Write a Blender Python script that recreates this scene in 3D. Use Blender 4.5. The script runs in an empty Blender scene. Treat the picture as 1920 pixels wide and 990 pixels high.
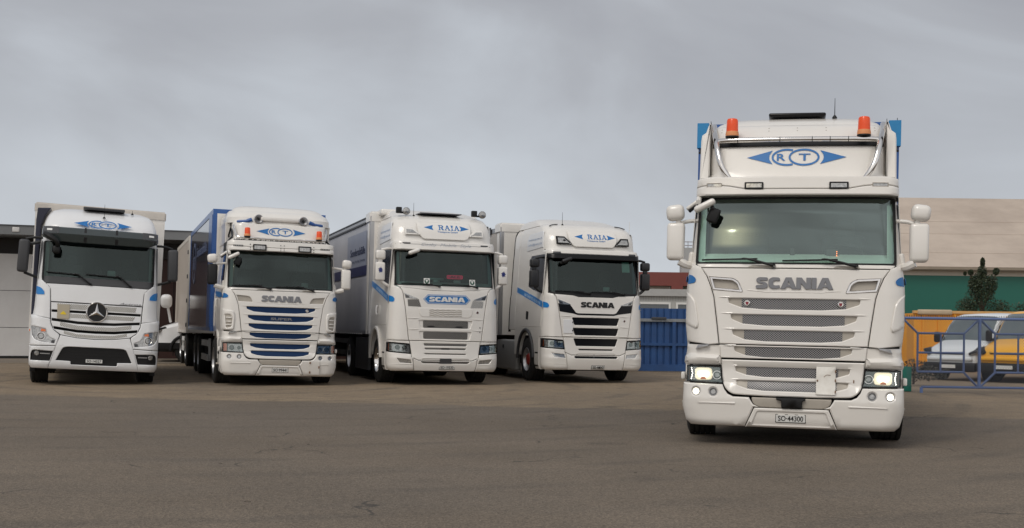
import bpy, bmesh, math, random
from mathutils import Vector, Matrix
from mathutils.geometry import delaunay_2d_cdt
random.seed(7)
R = math.radians
S = bpy.context.scene
COL = S.collection
# ------------------------------------------------------------------ camera
cd = bpy.data.cameras.new("camera"); cam = bpy.data.objects.new("camera", cd); COL.objects.link(cam)
cd.sensor_width = 36; cd.lens = 42.85; cd.shift_y = 0.062; cd.clip_start = .1; cd.clip_end = 4000
cam.matrix_world = Matrix.Translation((0, 0, 1.268)) @ Matrix.Rotation(R(90), 4, 'X') @ Matrix.Rotation(.013, 4, 'Z')
S.camera = cam
# ------------------------------------------------------------------ sky
SUN_EL, SUN_AZ = 50, -35          # behind the camera, from its left
w = bpy.data.worlds.new("World"); S.world = w; w.use_nodes = True
nt = w.node_tree; N = nt.nodes; N.clear(); LK = nt.links
def nd(t, **k):
    n = N.new(t)
    for a, b in k.items(): setattr(n, a, b)
    return n
def math_(op, a, b=None, c=None, tree=None):
    t = tree or nt
    n = t.nodes.new('ShaderNodeMath'); n.operation = op
    for i, v in enumerate((a, b, c)):
        if v is None: continue
        if isinstance(v, (int, float)): n.inputs[i].default_value = v
        else: t.links.new(v, n.inputs[i])
    return n.outputs[0]
tc = nd('ShaderNodeTexCoord'); sep = nd('ShaderNodeSeparateXYZ'); LK.new(tc.outputs['Generated'], sep.inputs[0])
X, Y, Z = sep.outputs
comb = nd('ShaderNodeCombineXYZ')
LK.new(math_('MULTIPLY', X, 1.5), comb.inputs[0]); LK.new(math_('MULTIPLY', Y, .9), comb.inputs[1])
LK.new(math_('ADD', math_('MULTIPLY', Z, 3.4), math_('MULTIPLY', X, 1.0)), comb.inputs[2])
mp = nd('ShaderNodeMapping'); mp.inputs['Location'].default_value = (1.9, 1.3, .55)
LK.new(comb.outputs[0], mp.inputs['Vector'])
ns = nd('ShaderNodeTexNoise'); ns.inputs['Scale'].default_value = 1.7; ns.inputs['Detail'].default_value = 8; ns.inputs['Roughness'].default_value = .47; ns.inputs['Distortion'].default_value = .55
LK.new(mp.outputs[0], ns.inputs['Vector'])
cr = nd('ShaderNodeValToRGB'); e = cr.color_ramp.elements
e[0].position = .32; e[0].color = (.330, .337, .368, 1); e[1].position = .68; e[1].color = (.54, .575, .62, 1)
m_ = cr.color_ramp.elements.new(.5); m_.color = (.41, .425, .457, 1)
LK.new(ns.outputs['Fac'], cr.inputs[0])
# paler towards the horizon
hz = nd('ShaderNodeMapRange'); hz.inputs['From Min'].default_value = 0; hz.inputs['From Max'].default_value = .16; hz.inputs['To Min'].default_value = .62; hz.inputs['To Max'].default_value = 0
LK.new(Z, hz.inputs['Value'])
lft = nd('ShaderNodeMapRange'); lft.inputs['From Min'].default_value = -.5; lft.inputs['From Max'].default_value = .5; lft.inputs['To Min'].default_value = 1.0; lft.inputs['To Max'].default_value = .55
LK.new(X, lft.inputs['Value'])
mx = nd('ShaderNodeMixRGB'); LK.new(math_('MULTIPLY', hz.outputs[0], lft.outputs[0]), mx.inputs['Fac'])
LK.new(cr.outputs[0], mx.inputs[1]); mx.inputs[2].default_value = (.64, .675, .72, 1)
# brighter, warmer cloud behind the camera where the low sun stands
bk = nd('ShaderNodeMapRange'); bk.inputs['From Min'].default_value = .15; bk.inputs['From Max'].default_value = -.75; bk.inputs['To Min'].default_value = 0; bk.inputs['To Max'].default_value = 1
LK.new(Y, bk.inputs['Value'])
mx2 = nd('ShaderNodeMixRGB'); mx2.blend_type = 'MULTIPLY'; LK.new(bk.outputs[0], mx2.inputs['Fac']); LK.new(mx.outputs[0], mx2.inputs[1]); mx2.inputs[2].default_value = (2.0, 1.88, 1.73, 1)
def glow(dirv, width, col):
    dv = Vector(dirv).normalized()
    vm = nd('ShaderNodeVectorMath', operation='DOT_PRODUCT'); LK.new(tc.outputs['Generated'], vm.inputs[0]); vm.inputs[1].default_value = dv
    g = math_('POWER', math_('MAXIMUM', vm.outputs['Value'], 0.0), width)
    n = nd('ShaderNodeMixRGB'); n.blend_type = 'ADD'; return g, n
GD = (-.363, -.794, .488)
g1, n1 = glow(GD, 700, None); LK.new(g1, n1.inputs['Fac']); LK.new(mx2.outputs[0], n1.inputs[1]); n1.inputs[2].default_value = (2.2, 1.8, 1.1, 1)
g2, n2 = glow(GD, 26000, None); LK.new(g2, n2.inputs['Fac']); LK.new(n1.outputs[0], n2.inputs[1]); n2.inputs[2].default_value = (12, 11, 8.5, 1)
sky = nd('ShaderNodeTexSky'); sky.sky_type = 'NISHITA'; sky.sun_disc = False
sky.sun_elevation = R(SUN_EL); sky.sun_rotation = R(180 - SUN_AZ)
b1 = nd('ShaderNodeBackground'); LK.new(sky.outputs[0], b1.inputs[0]); b1.inputs[1].default_value = .05
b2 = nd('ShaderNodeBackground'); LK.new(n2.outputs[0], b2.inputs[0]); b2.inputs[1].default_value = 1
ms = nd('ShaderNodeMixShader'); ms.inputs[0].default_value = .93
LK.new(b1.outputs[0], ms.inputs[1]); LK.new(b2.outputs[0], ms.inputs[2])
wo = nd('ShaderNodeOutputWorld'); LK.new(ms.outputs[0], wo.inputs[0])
# ------------------------------------------------------------------ sun (overcast, soft)
sd = bpy.data.lights.new("sun", 'SUN'); sd.energy = 1.1; sd.angle = R(22); sd.color = (1, .945, .86)
so = bpy.data.objects.new("sun", sd); COL.objects.link(so)
az, el = R(SUN_AZ), R(SUN_EL)
so.rotation_euler = Vector((math.sin(az) * math.cos(el), -math.cos(az) * math.cos(el), math.sin(el))).to_track_quat('Z', 'Y').to_euler()
S.view_settings.view_transform = 'Standard'; S.view_settings.look = 'None'; S.view_settings.exposure = 0.12; S.view_settings.gamma = 1
S.view_settings.use_curve_mapping = False

# ------------------------------------------------------------------ materials
def mat(name, col, rough=.5, metal=0, coat=0, emit=None, es=1, noise=0, nscale=3, ncol=None, bump=0, bscale=40, spec=.5):
    m = bpy.data.materials.new(name); m.use_nodes = True; t = m.node_tree; p = t.nodes['Principled BSDF']
    p.inputs['Base Color'].default_value = (*col, 1); p.inputs['Roughness'].default_value = rough; p.inputs['Metallic'].default_value = metal
    p.inputs['Coat Weight'].default_value = coat; p.inputs['Coat Roughness'].default_value = .08
    p.inputs['Specular IOR Level'].default_value = spec
    if emit: p.inputs['Emission Color'].default_value = (*emit, 1); p.inputs['Emission Strength'].default_value = es
    if noise or bump:
        c = t.nodes.new('ShaderNodeTexCoord')
    if noise:
        n = t.nodes.new('ShaderNodeTexNoise'); n.inputs['Scale'].default_value = nscale; n.inputs['Detail'].default_value = 6; n.inputs['Roughness'].default_value = .65
        t.links.new(c.outputs['Object'], n.inputs['Vector'])
        r = t.nodes.new('ShaderNodeValToRGB'); r.color_ramp.elements[0].position = .38; r.color_ramp.elements[1].position = .72
        t.links.new(n.outputs['Fac'], r.inputs[0])
        x = t.nodes.new('ShaderNodeMixRGB'); x.inputs[1].default_value = (*col, 1)
        x.inputs[2].default_value = (*(ncol or tuple(v * .7 for v in col)), 1)
        t.links.new(math_('MULTIPLY', r.outputs[0], noise, tree=t), x.inputs[0])
        t.links.new(x.outputs[0], p.inputs['Base Color'])
    if bump:
        n = t.nodes.new('ShaderNodeTexNoise'); n.inputs['Scale'].default_value = bscale; n.inputs['Detail'].default_value = 4
        t.links.new(c.outputs['Object'], n.inputs['Vector'])
        b = t.nodes.new('ShaderNodeBump'); b.inputs['Strength'].default_value = bump; b.inputs['Distance'].default_value = .01
        t.links.new(n.outputs['Fac'], b.inputs['Height']); t.links.new(b.outputs[0], p.inputs['Normal'])
    return m
WHITE = mat('white paint', (.77, .742, .70), .28, coat=.5, noise=.22, nscale=1.3, ncol=(.60, .56, .49), bump=.04, bscale=3)
WHITE2 = mat('white paint cooler', (.76, .765, .775), .28, coat=.5, noise=.25, nscale=1.4, ncol=(.60, .59, .57))
WHITE3 = mat('white paint cream', (.77, .745, .705), .28, coat=.5, noise=.22, nscale=1.2, ncol=(.61, .57, .51))
BEIGE = mat('taupe trim', (.40, .365, .315), .45, noise=.3, nscale=6)
BLUE = mat('blue paint', (.010, .085, .31), .35, coat=.3, noise=.2, nscale=2)
NAVY = mat('navy slats', (.005, .026, .085), .5, spec=.2)
DECAL = mat('blue decal', (.010, .145, .42), .4)
DECALL = mat('blue stripe decal', (.008, .20, .56), .35, coat=.2)
BLACK = mat('black plastic', (.009, .009, .010), .5, spec=.35)
BLACKG = mat('black gloss', (.005, .005, .006), .28, spec=.25)
DGREY = mat('dark grey plastic', (.045, .046, .05), .5)
CORE = mat('black cavity', (.008, .008, .008), .8)
RUBBER = mat('tyre rubber', (.010, .0095, .009), .85, noise=.5, nscale=8, ncol=(.028, .026, .023), bump=.3, bscale=60)
CHROME = mat('polished steel', (.72, .70, .68), .12, 1)
STEEL = mat('brushed alloy', (.45, .45, .46), .35, .9)
SILVER = mat('silver letters', (.20, .20, .21), .3, .75)
REDP = mat('red hub paint', (.30, .03, .02), .4)
ORANGE = mat('amber dome', (.72, .065, .006), .3, coat=.15, emit=(.9, .10, .01), es=.12)
ORBASE = mat('amber base', (.75, .30, .12), .5)
AMBER = mat('amber lens', (.75, .16, .02), .2, coat=.5)
PLATE = mat('number plate', (.68, .68, .66), .4)
INK = mat('plate ink', (.01, .01, .01), .6)
LAMPG = mat('lamp glass', (.48, .48, .47), .08, .55, coat=.8, noise=.7, nscale=28, ncol=(.06, .06, .065))
LAMPD = mat('lamp inner dark', (.06, .06, .06), .15, .3, coat=.8)
LIT = mat('lit lamp', (1, 1, 1), .3, emit=(1, .92, .70), es=2.2)
LITH = mat('lit reflector', (.8, .75, .6), .15, .3, emit=(1, .86, .58), es=.75)
LITW = mat('lit led', (1, 1, 1), .3, emit=(1, .97, .88), es=3)
INT = mat('cab interior dark', (.035, .037, .036), .8)
DASH = mat('pale dashboard', (.80, .88, .83), .7)
PINK = mat('pink sign', (.80, .03, .12), .5, emit=(.8, .03, .12), es=.25)
LEDO = mat('orange indicator light', (1, .2, .05), .5, emit=(1, .22, .06), es=3)
GREYTXT = mat('grey lettering', (.33, .36, .42), .5)
PALEBL = mat('pale blue lettering', (.42, .50, .64), .5)
LGREY = mat('light grey tank', (.36, .36, .355), .4, .2, noise=.3)
def glassmat(name, tint, fac, rough=.0):
    m = bpy.data.materials.new(name); m.use_nodes = True; t = m.node_tree; t.nodes.clear()
    o = t.nodes.new('ShaderNodeOutputMaterial'); tr = t.nodes.new('ShaderNodeBsdfTransparent'); tr.inputs[0].default_value = (*tint, 1)
    g = t.nodes.new('ShaderNodeBsdfGlossy'); g.inputs['Roughness'].default_value = rough; g.inputs[0].default_value = (.80, .95, .92, 1)
    lw = t.nodes.new('ShaderNodeFresnel'); lw.inputs[0].default_value = 1.5
    mx = t.nodes.new('ShaderNodeMixShader'); f = math_('ADD', lw.outputs[0], fac, tree=t)
    t.links.new(f, mx.inputs[0]); t.links.new(tr.outputs[0], mx.inputs[1]); t.links.new(g.outputs[0], mx.inputs[2]); t.links.new(mx.outputs[0], o.inputs[0])
    return m
GLASS = glassmat('windscreen glass', (.78, .93, .85), .115)
GLASS2 = glassmat('windscreen glass tinted', (.42, .54, .51), .012)
SIDEGL = mat('side window glass', (.012, .02, .035), .05, coat=.6)
CLEAR = glassmat('clear lamp cover', (.9, .9, .9), .08)
def gridmat(name, kx, kz, colA, colB, thr=0.0):
    m = bpy.data.materials.new(name); m.use_nodes = True; t = m.node_tree; p = t.nodes['Principled BSDF']
    c = t.nodes.new('ShaderNodeTexCoord'); s = t.nodes.new('ShaderNodeSeparateXYZ'); t.links.new(c.outputs['Object'], s.inputs[0])
    a = math_('SINE', math_('MULTIPLY', s.outputs[0], kx, tree=t), tree=t); b = math_('SINE', math_('MULTIPLY', s.outputs[2], kz, tree=t), tree=t)
    v = math_('GREATER_THAN', math_('MULTIPLY', a, b, tree=t), thr, tree=t)
    x = t.nodes.new('ShaderNodeMixRGB'); x.inputs[1].default_value = (*colA, 1); x.inputs[2].default_value = (*colB, 1); t.links.new(v, x.inputs[0])
    t.links.new(x.outputs[0], p.inputs['Base Color']); p.inputs['Metallic'].default_value = .3; p.inputs['Roughness'].default_value = .35
    return m
MESHM = gridmat('perforated steel', math.pi / .014, math.pi / .012, (.27, .265, .27), (.02, .02, .02), .04)
MESHW = gridmat('white perforated plastic', math.pi / .018, math.pi / .016, (.62, .60, .56), (.03, .03, .03), .15)
MESHD = gridmat('dark honeycomb', math.pi / .02, math.pi / .018, (.26, .245, .225), (.012, .012, .012), .05)

# ------------------------------------------------------------------ object helpers
ROLL = [0.0]
def bake(bm, roll=True):
    r = ROLL[0] if roll else 0
    if r:
        for v in bm.verts:
            x, z = v.co.x, v.co.z
            v.co.x = x + r * z; v.co.z = z - r * x
SPLIT = {'mirror_arm', 'panel_crease', 'cowl_recess', 'projector_lens', 'lamp_ring', 'step_hole', 'rusty_hinge', 'hinge_bolts', 'mesh_clips', 'spoiler_side', 'blue_bracket', 'marker_lamp', 'visor_strut', 'device_holder', 'roof_marker_strip', 'visor_clip', 'step_slot', 'hinge', 'mirror_back', 'scoop_fins', 'alloy_post', 'corner_post', 'body_seam', 'tarpaulin_hood', 'fascia_plate', 'panel_joint', 'pillar', 'wing_mirror', 'roof_rail', 'deflector_clip', 'painted_line', 'inner_frame', 'cross_bar', 'diagonal_brace'}
def islands(bm):
    seen = set(); out = []
    for f in bm.faces:
        if f in seen: continue
        st = [f]; seen.add(f); isl = []
        while st:
            g = st.pop(); isl.append(g)
            for v in g.verts:
                for h in v.link_faces:
                    if h not in seen: seen.add(h); st.append(h)
        out.append(isl)
    return out
def build(name, bm, m, parent=None, label=None, smooth=True, roll=True, kind=None, ang=33):
    if name in SPLIT:
        bmesh.ops.remove_doubles(bm, verts=bm.verts[:], dist=1e-5)
        isl = islands(bm)
        if 1 < len(isl) <= 12:
            res = None
            for I in isl:
                nb = bmesh.new(); mp = {}
                for f in I:
                    for v in f.verts:
                        if v not in mp: mp[v] = nb.verts.new(v.co)
                    q = nb.faces.new([mp[v] for v in f.verts]); q.material_index = f.material_index
                o = build1(name, nb, m, parent, label, smooth, roll, kind, ang); res = res or o
            bm.free(); return res
    return build1(name, bm, m, parent, label, smooth, roll, kind, ang)
def build1(name, bm, m, parent=None, label=None, smooth=True, roll=True, kind=None, ang=33):
    bmesh.ops.remove_doubles(bm, verts=bm.verts[:], dist=1e-5)
    bake(bm, roll)
    me = bpy.data.meshes.new(name)
    lim = math.radians(ang)
    bm.normal_update()
    for f in bm.faces: f.smooth = smooth
    if smooth:
        for e in bm.edges:
            if len(e.link_faces) == 2:
                if e.calc_face_angle(0) > lim: e.smooth = False
    bm.to_mesh(me); bm.free()
    for x in (m if isinstance(m, (list, tuple)) else [m]): me.materials.append(x)
    o = bpy.data.objects.new(name, me); COL.objects.link(o)
    if parent: o.parent = parent
    if label: o['label'] = label
    if kind: o['kind'] = kind
    return o
def thing(name, label, cat, loc=(0, 0, 0), rz=0, group=None):
    o = bpy.data.objects.new(name, None); COL.objects.link(o); o.location = loc; o.rotation_euler.z = rz
    o.empty_display_size = .3
    o['label'] = label; o['category'] = cat
    if group: o['group'] = group
    return o
def tag(o, label, cat, group=None):
    o['label'] = label; o['category'] = cat
    if group: o['group'] = group
    return o
def NB(): return bmesh.new()
def box(bm, x0, x1, y0, y1, z0, z1, mi=0):
    vs = [bm.verts.new(p) for p in ((x0, y0, z0), (x1, y0, z0), (x1, y1, z0), (x0, y1, z0), (x0, y0, z1), (x1, y0, z1), (x1, y1, z1), (x0, y1, z1))]
    for f in ((0, 3, 2, 1), (4, 5, 6, 7), (0, 1, 5, 4), (1, 2, 6, 5), (2, 3, 7, 6), (3, 0, 4, 7)):
        q = bm.faces.new([vs[i] for i in f]); q.material_index = mi
def rbox(bm, c, s, r, rot=None, seg=3, taper=None):
    b = bmesh.new(); bmesh.ops.create_cube(b, size=1)
    for v in b.verts: v.co = Vector((v.co.x * s[0], v.co.y * s[1], v.co.z * s[2]))
    if taper:
        for v in b.verts:
            k = 1 + taper * (v.co.z / s[2])
            v.co.x *= k; v.co.y *= k
    bmesh.ops.bevel(b, geom=b.verts[:] + b.edges[:], offset=r, segments=seg, profile=.5, affect='EDGES')
    M = Matrix.Translation(c) @ (Matrix.Rotation(rot[0], 4, 'X') @ Matrix.Rotation(rot[1], 4, 'Y') @ Matrix.Rotation(rot[2], 4, 'Z') if rot else Matrix())
    mp = {}
    for v in b.verts: mp[v] = bm.verts.new(M @ v.co)
    for f in b.faces: bm.faces.new([mp[v] for v in f.verts])
    b.free()
def cr_pts(P, n=5):
    P = [Vector(p) for p in P]; out = []
    for i in range(len(P) - 1):
        a, b, c, d = P[max(i - 1, 0)], P[i], P[i + 1], P[min(i + 2, len(P) - 1)]
        for k in range(n):
            t = k / n
            out.append(.5 * ((2 * b) + (c - a) * t + (2 * a - 5 * b + 4 * c - d) * t * t + (3 * b - a - 3 * c + d) * t ** 3))
    out.append(P[-1]); return out
def tube(bm, P, r, n=8, smooth=0, flat=1):
    P = cr_pts(P, smooth) if smooth else [Vector(p) for p in P]
    rings = []; up = None
    for i, p in enumerate(P):
        d = (P[min(i + 1, len(P) - 1)] - P[max(i - 1, 0)]).normalized()
        if up is None:
            up = Vector((0, 0, 1)) if abs(d.z) < .9 else Vector((1, 0, 0))
        a = d.cross(up).normalized(); b = a.cross(d).normalized(); up = b
        rr = r[i * (len(r) - 1) // max(1, len(P) - 1)] if isinstance(r, (list, tuple)) else r
        rings.append([bm.verts.new(p + a * math.cos(t) * rr + b * math.sin(t) * rr * flat) for t in [2 * math.pi * k / n for k in range(n)]])
    for A, B in zip(rings, rings[1:]):
        for k in range(n): bm.faces.new((A[k], A[(k + 1) % n], B[(k + 1) % n], B[k]))
    bm.faces.new(rings[0][::-1]); bm.faces.new(rings[-1])
def lathe(bm, prof, c, axis='x', n=32, mi=0):
    """prof: list of (radius, along); closed profile optional"""
    rings = []
    for r, a in prof:
        ring = []
        for k in range(n):
            t = 2 * math.pi * k / n; u, v = math.cos(t) * r, math.sin(t) * r
            p = {'x': (a, u, v), 'y': (u, a, v), 'z': (u, v, a)}[axis]
            ring.append(bm.verts.new((p[0] + c[0], p[1] + c[1], p[2] + c[2])))
        rings.append(ring)
    for A, B in zip(rings, rings[1:]):
        for k in range(n):
            f = bm.faces.new((A[k], A[(k + 1) % n], B[(k + 1) % n], B[k])); f.material_index = mi
# ---- flat outlines
def area(P): return .5 * sum(P[i][0] * P[(i + 1) % len(P)][1] - P[(i + 1) % len(P)][0] * P[i][1] for i in range(len(P)))
def ccw(P): return P if area(P) > 0 else P[::-1]
def rnd(P, r, n=3):
    out = []
    L = len(P)
    for i in range(L):
        a, b, c = Vector(P[i - 1]), Vector(P[i]), Vector(P[(i + 1) % L])
        rr = r[i] if isinstance(r, (list, tuple)) else r
        d1, d2 = (a - b), (c - b); l1, l2 = d1.length, d2.length
        k = min(rr, l1 * .48, l2 * .48)
        if k < 1e-4: out.append(tuple(b)); continue
        p, q = b + d1 / l1 * k, b + d2 / l2 * k
        for j in range(n + 1):
            t = j / n; out.append(tuple((1 - t) ** 2 * p + 2 * t * (1 - t) * b + t * t * q))
    return out
def dens(P, g):
    out = []
    for i in range(len(P)):
        a, b = Vector(P[i]), Vector(P[(i + 1) % len(P)]); gg = g if max(abs(a.x), abs(b.x)) < .8 else min(g, .05)
        n = max(1, math.ceil((b - a).length / gg))
        for k in range(n): out.append(tuple(a + (b - a) * k / n))
    return out
def offs(P, d):
    out = []; L = len(P)
    for i in range(L):
        a, b, c = Vector(P[i - 1]), Vector(P[i]), Vector(P[(i + 1) % L])
        e1, e2 = (b - a).normalized(), (c - b).normalized()
        n1, n2 = Vector((-e1.y, e1.x)), Vector((-e2.y, e2.x))
        m = n1 + n2
        if m.length < 1e-4: m = n1
        m.normalize(); k = 1 / max(.5, m.dot(n1))
        out.append(tuple(b + m * d * k))
    return out
def pip(x, y, P):
    r = False; j = len(P) - 1
    for i in range(len(P)):
        if (P[i][1] > y) != (P[j][1] > y) and x < (P[j][0] - P[i][0]) * (y - P[i][1]) / (P[j][1] - P[i][1]) + P[i][0]: r = not r
        j = i
    return r
def circ(x, z, r, n=20, rz=None): return [(x + r * math.cos(2 * math.pi * k / n), z + (rz or r) * math.sin(2 * math.pi * k / n)) for k in range(n)]
def rect(x0, z0, x1, z1): return [(x0, z0), (x1, z0), (x1, z1), (x0, z1)]
def sym(P): return P + [(-x, z) for x, z in reversed(P)]
def mirp(P): return [(-x, z) for x, z in P]
def relief(bm, M, outer, holes=(), off=0.0, bev=.006, depth=.04, g=.11, gc=.04, bk=1.0, flip=False, mi=0):
    loops = [dens(ccw(outer), g)] + [dens(ccw(h)[::-1], g) for h in holes]
    tops = [offs(l, bev) if bev else l for l in loops]
    pts = []; edges = []
    for l in tops:
        s = len(pts); pts += [Vector(p) for p in l]; edges += [(s + i, s + (i + 1) % len(l)) for i in range(len(l))]
    xs = [p[0] for p in tops[0]]; zs = [p[1] for p in tops[0]]
    x0, x1, z0, z1 = min(xs), max(xs), min(zs), max(zs)
    gx = []; x = x0
    while x < x1:
        x += (g if abs(x) < .8 else gc); gx.append(x)
    nz = max(1 if (x1 - x0) < .03 else 3, int((z1 - z0) / (g if max(abs(x0), abs(x1)) < .8 else max(.03, gc))))
    nz = min(nz, 40)
    chk = [offs(t, .004) for t in tops]
    for x in gx:
        for k in range(1, nz):
            z = z0 + (z1 - z0) * k / nz
            if pip(x, z, chk[0]) and not any(pip(x, z, h) for h in chk[1:]): pts.append(Vector((x, z)))
    v2, _, f2, *_r = delaunay_2d_cdt(pts, edges, [], 0, 1e-6)
    sg = -1 if flip else 1
    vs = [bm.verts.new(M(p.x, p.y, off)) for p in v2]
    for f in f2:
        cx_, cz_ = sum(v2[i].x for i in f) / len(f), sum(v2[i].y for i in f) / len(f)
        if len(set(f)) > 2 and pip(cx_, cz_, tops[0]) and not any(pip(cx_, cz_, h) for h in tops[1:]):
            try: q = bm.faces.new([vs[i] for i in (f if not flip else f[::-1])]); q.material_index = mi
            except ValueError: pass
    for l, t in zip(loops, tops):
        A = [bm.verts.new(M(p[0], p[1], off)) for p in t]
        levels = [A]
        if bev: levels.append([bm.verts.new(M(p[0], p[1], off - bev * bk)) for p in l])
        if depth: levels.append([bm.verts.new(M(p[0], p[1], off - depth)) for p in l])
        for P0, P1 in zip(levels, levels[1:]):
            for i in range(len(P0)):
                j = (i + 1) % len(P0)
                q = bm.faces.new((P0[i], P1[i], P1[j], P0[j]) if not flip else (P0[j], P1[j], P1[i], P0[i])); q.material_index = mi
def tab(z, T):
    if z <= T[0][0]: return T[0][1]
    for (a, va), (b, vb) in zip(T, T[1:]):
        if z <= b: return va + (vb - va) * (z - a) / (b - a)
    return T[-1][1]
class Surf:
    def __init__(s, y0, w, r=.3, bow=.07): s.ty, s.tw, s.r, s.bow = y0, w, r, bow
    def w(s, z): return tab(z, s.tw)
    def y0(s, z): return tab(z, s.ty)
    def F(s, x, z):
        w = s.w(z); t = min(1, max(0, (abs(x) - (w - s.r)) / s.r))
        return s.y0(z) + s.bow * (x / w) ** 2 + s.r * (1 - math.sqrt(max(0, 1 - t * t)))
    def M(s, x, z, n): return Vector((x, s.F(x, z) - n, z))
    def Mr(s, y, z, n): return Vector((s.w(z) + n, y, z))
    def Ml(s, y, z, n): return Vector((-s.w(z) - n, y, z))
def shell(bm, sf, zs, yb, win=None, black=None, yoff=0.0, woff=0.0, cap=True, yb2=None):
    """closed cab skin; win=(z0,z1,u) leaves the windscreen opening; black=(zmax) faces get slot 1 on the front"""
    us = []
    wu = win[2] if win else .9
    for k in range(-6, 7): us.append(wu * k / 6)
    ex = [wu + (1 - wu) * t for t in (.25, .5, .72, .88, .97, 1)]
    us = [-u for u in reversed(ex)] + us + ex
    rings = []
    for z in zs:
        w = sf.w(z) - woff; ring = []
        ybk = tab(z, yb) if isinstance(yb, list) else yb
        F = lambda x: sf.F(x, z) + yoff
        yf = sf.y0(z) + sf.bow + sf.r + yoff
        side = [ybk, ybk * .66 + yf * .34, ybk * .33 + yf * .67]
        for y in side: ring.append((-w, y, z))
        for u in us: ring.append((u * w, F(u * (w + woff)), z))
        for y in reversed(side): ring.append((w, y, z))
        rings.append([bm.verts.new(p) for p in ring])
    n = len(rings[0]); nu = len(us)
    for i, (A, B) in enumerate(zip(rings, rings[1:])):
        zm = (zs[i] + zs[i + 1]) / 2
        for k in range(n):
            j = (k + 1) % n
            if win and win[0] - 1e-4 < zm < win[1] + 1e-4 and 3 + 6 <= k < 3 + 6 + 12: continue
            f = bm.faces.new((A[k], A[j], B[j], B[k]))
            if black and zm < black and 3 + 4 <= k < 3 + nu - 5: f.material_index = 1
    if cap: bm.faces.new(rings[-1])
    bm.faces.new(rings[0][::-1])
def text(bm, s, M, x0, z0, x1, z1, off=.004, ex=.003, bold=0.0, flip=False, shear=0, spacing=1):
    cu = bpy.data.curves.new('lettering', 'FONT'); cu.body = s; cu.offset = bold; cu.extrude = 0; cu.shear = shear; cu.space_character = spacing
    cu.resolution_u = 3
    o = bpy.data.objects.new('lettering', cu); COL.objects.link(o)
    dg = bpy.context.evaluated_depsgraph_get(); me = bpy.data.meshes.new_from_object(o.evaluated_get(dg))
    xs = [v.co.x for v in me.vertices]; ys = [v.co.y for v in me.vertices]
    ax, bx, ay, by = min(xs), max(xs), min(ys), max(ys)
    b = bmesh.new(); b.from_mesh(me)
    ret = bmesh.ops.extrude_face_region(b, geom=b.faces[:])
    topv = [v for v in ret['geom'] if isinstance(v, bmesh.types.BMVert)]
    tops = set(topv); mp = {}
    for v in b.verts:
        u = (v.co.x - ax) / (bx - ax); t = (v.co.y - ay) / (by - ay)
        if flip: u = 1 - u
        mp[v] = bm.verts.new(M(x0 + (x1 - x0) * u, z0 + (z1 - z0) * t, off + (ex if v in tops else 0)))
    for f in b.faces:
        try: bm.faces.new([mp[v] for v in f.verts])
        except ValueError: pass
    b.free(); bpy.data.meshes.remove(me); bpy.data.objects.remove(o); bpy.data.curves.remove(cu)
def rp(name, M, outer, holes=(), m=None, parent=None, label=None, flip=False, **k):
    b = NB(); relief(b, M, outer, holes, flip=flip, **k); return build(name, b, m, parent, label)
def stroke(P, wd):
    """thick open polyline -> outline polygon"""
    L = []; Rr = []
    for i, p in enumerate(P):
        a = Vector(P[max(i - 1, 0)]); c = Vector(P[min(i + 1, len(P) - 1)]); d = (c - a).normalized(); n = Vector((-d.y, d.x)) * wd / 2
        L.append(tuple(Vector(p) + n)); Rr.append(tuple(Vector(p) - n))
    return L + Rr[::-1]

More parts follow.
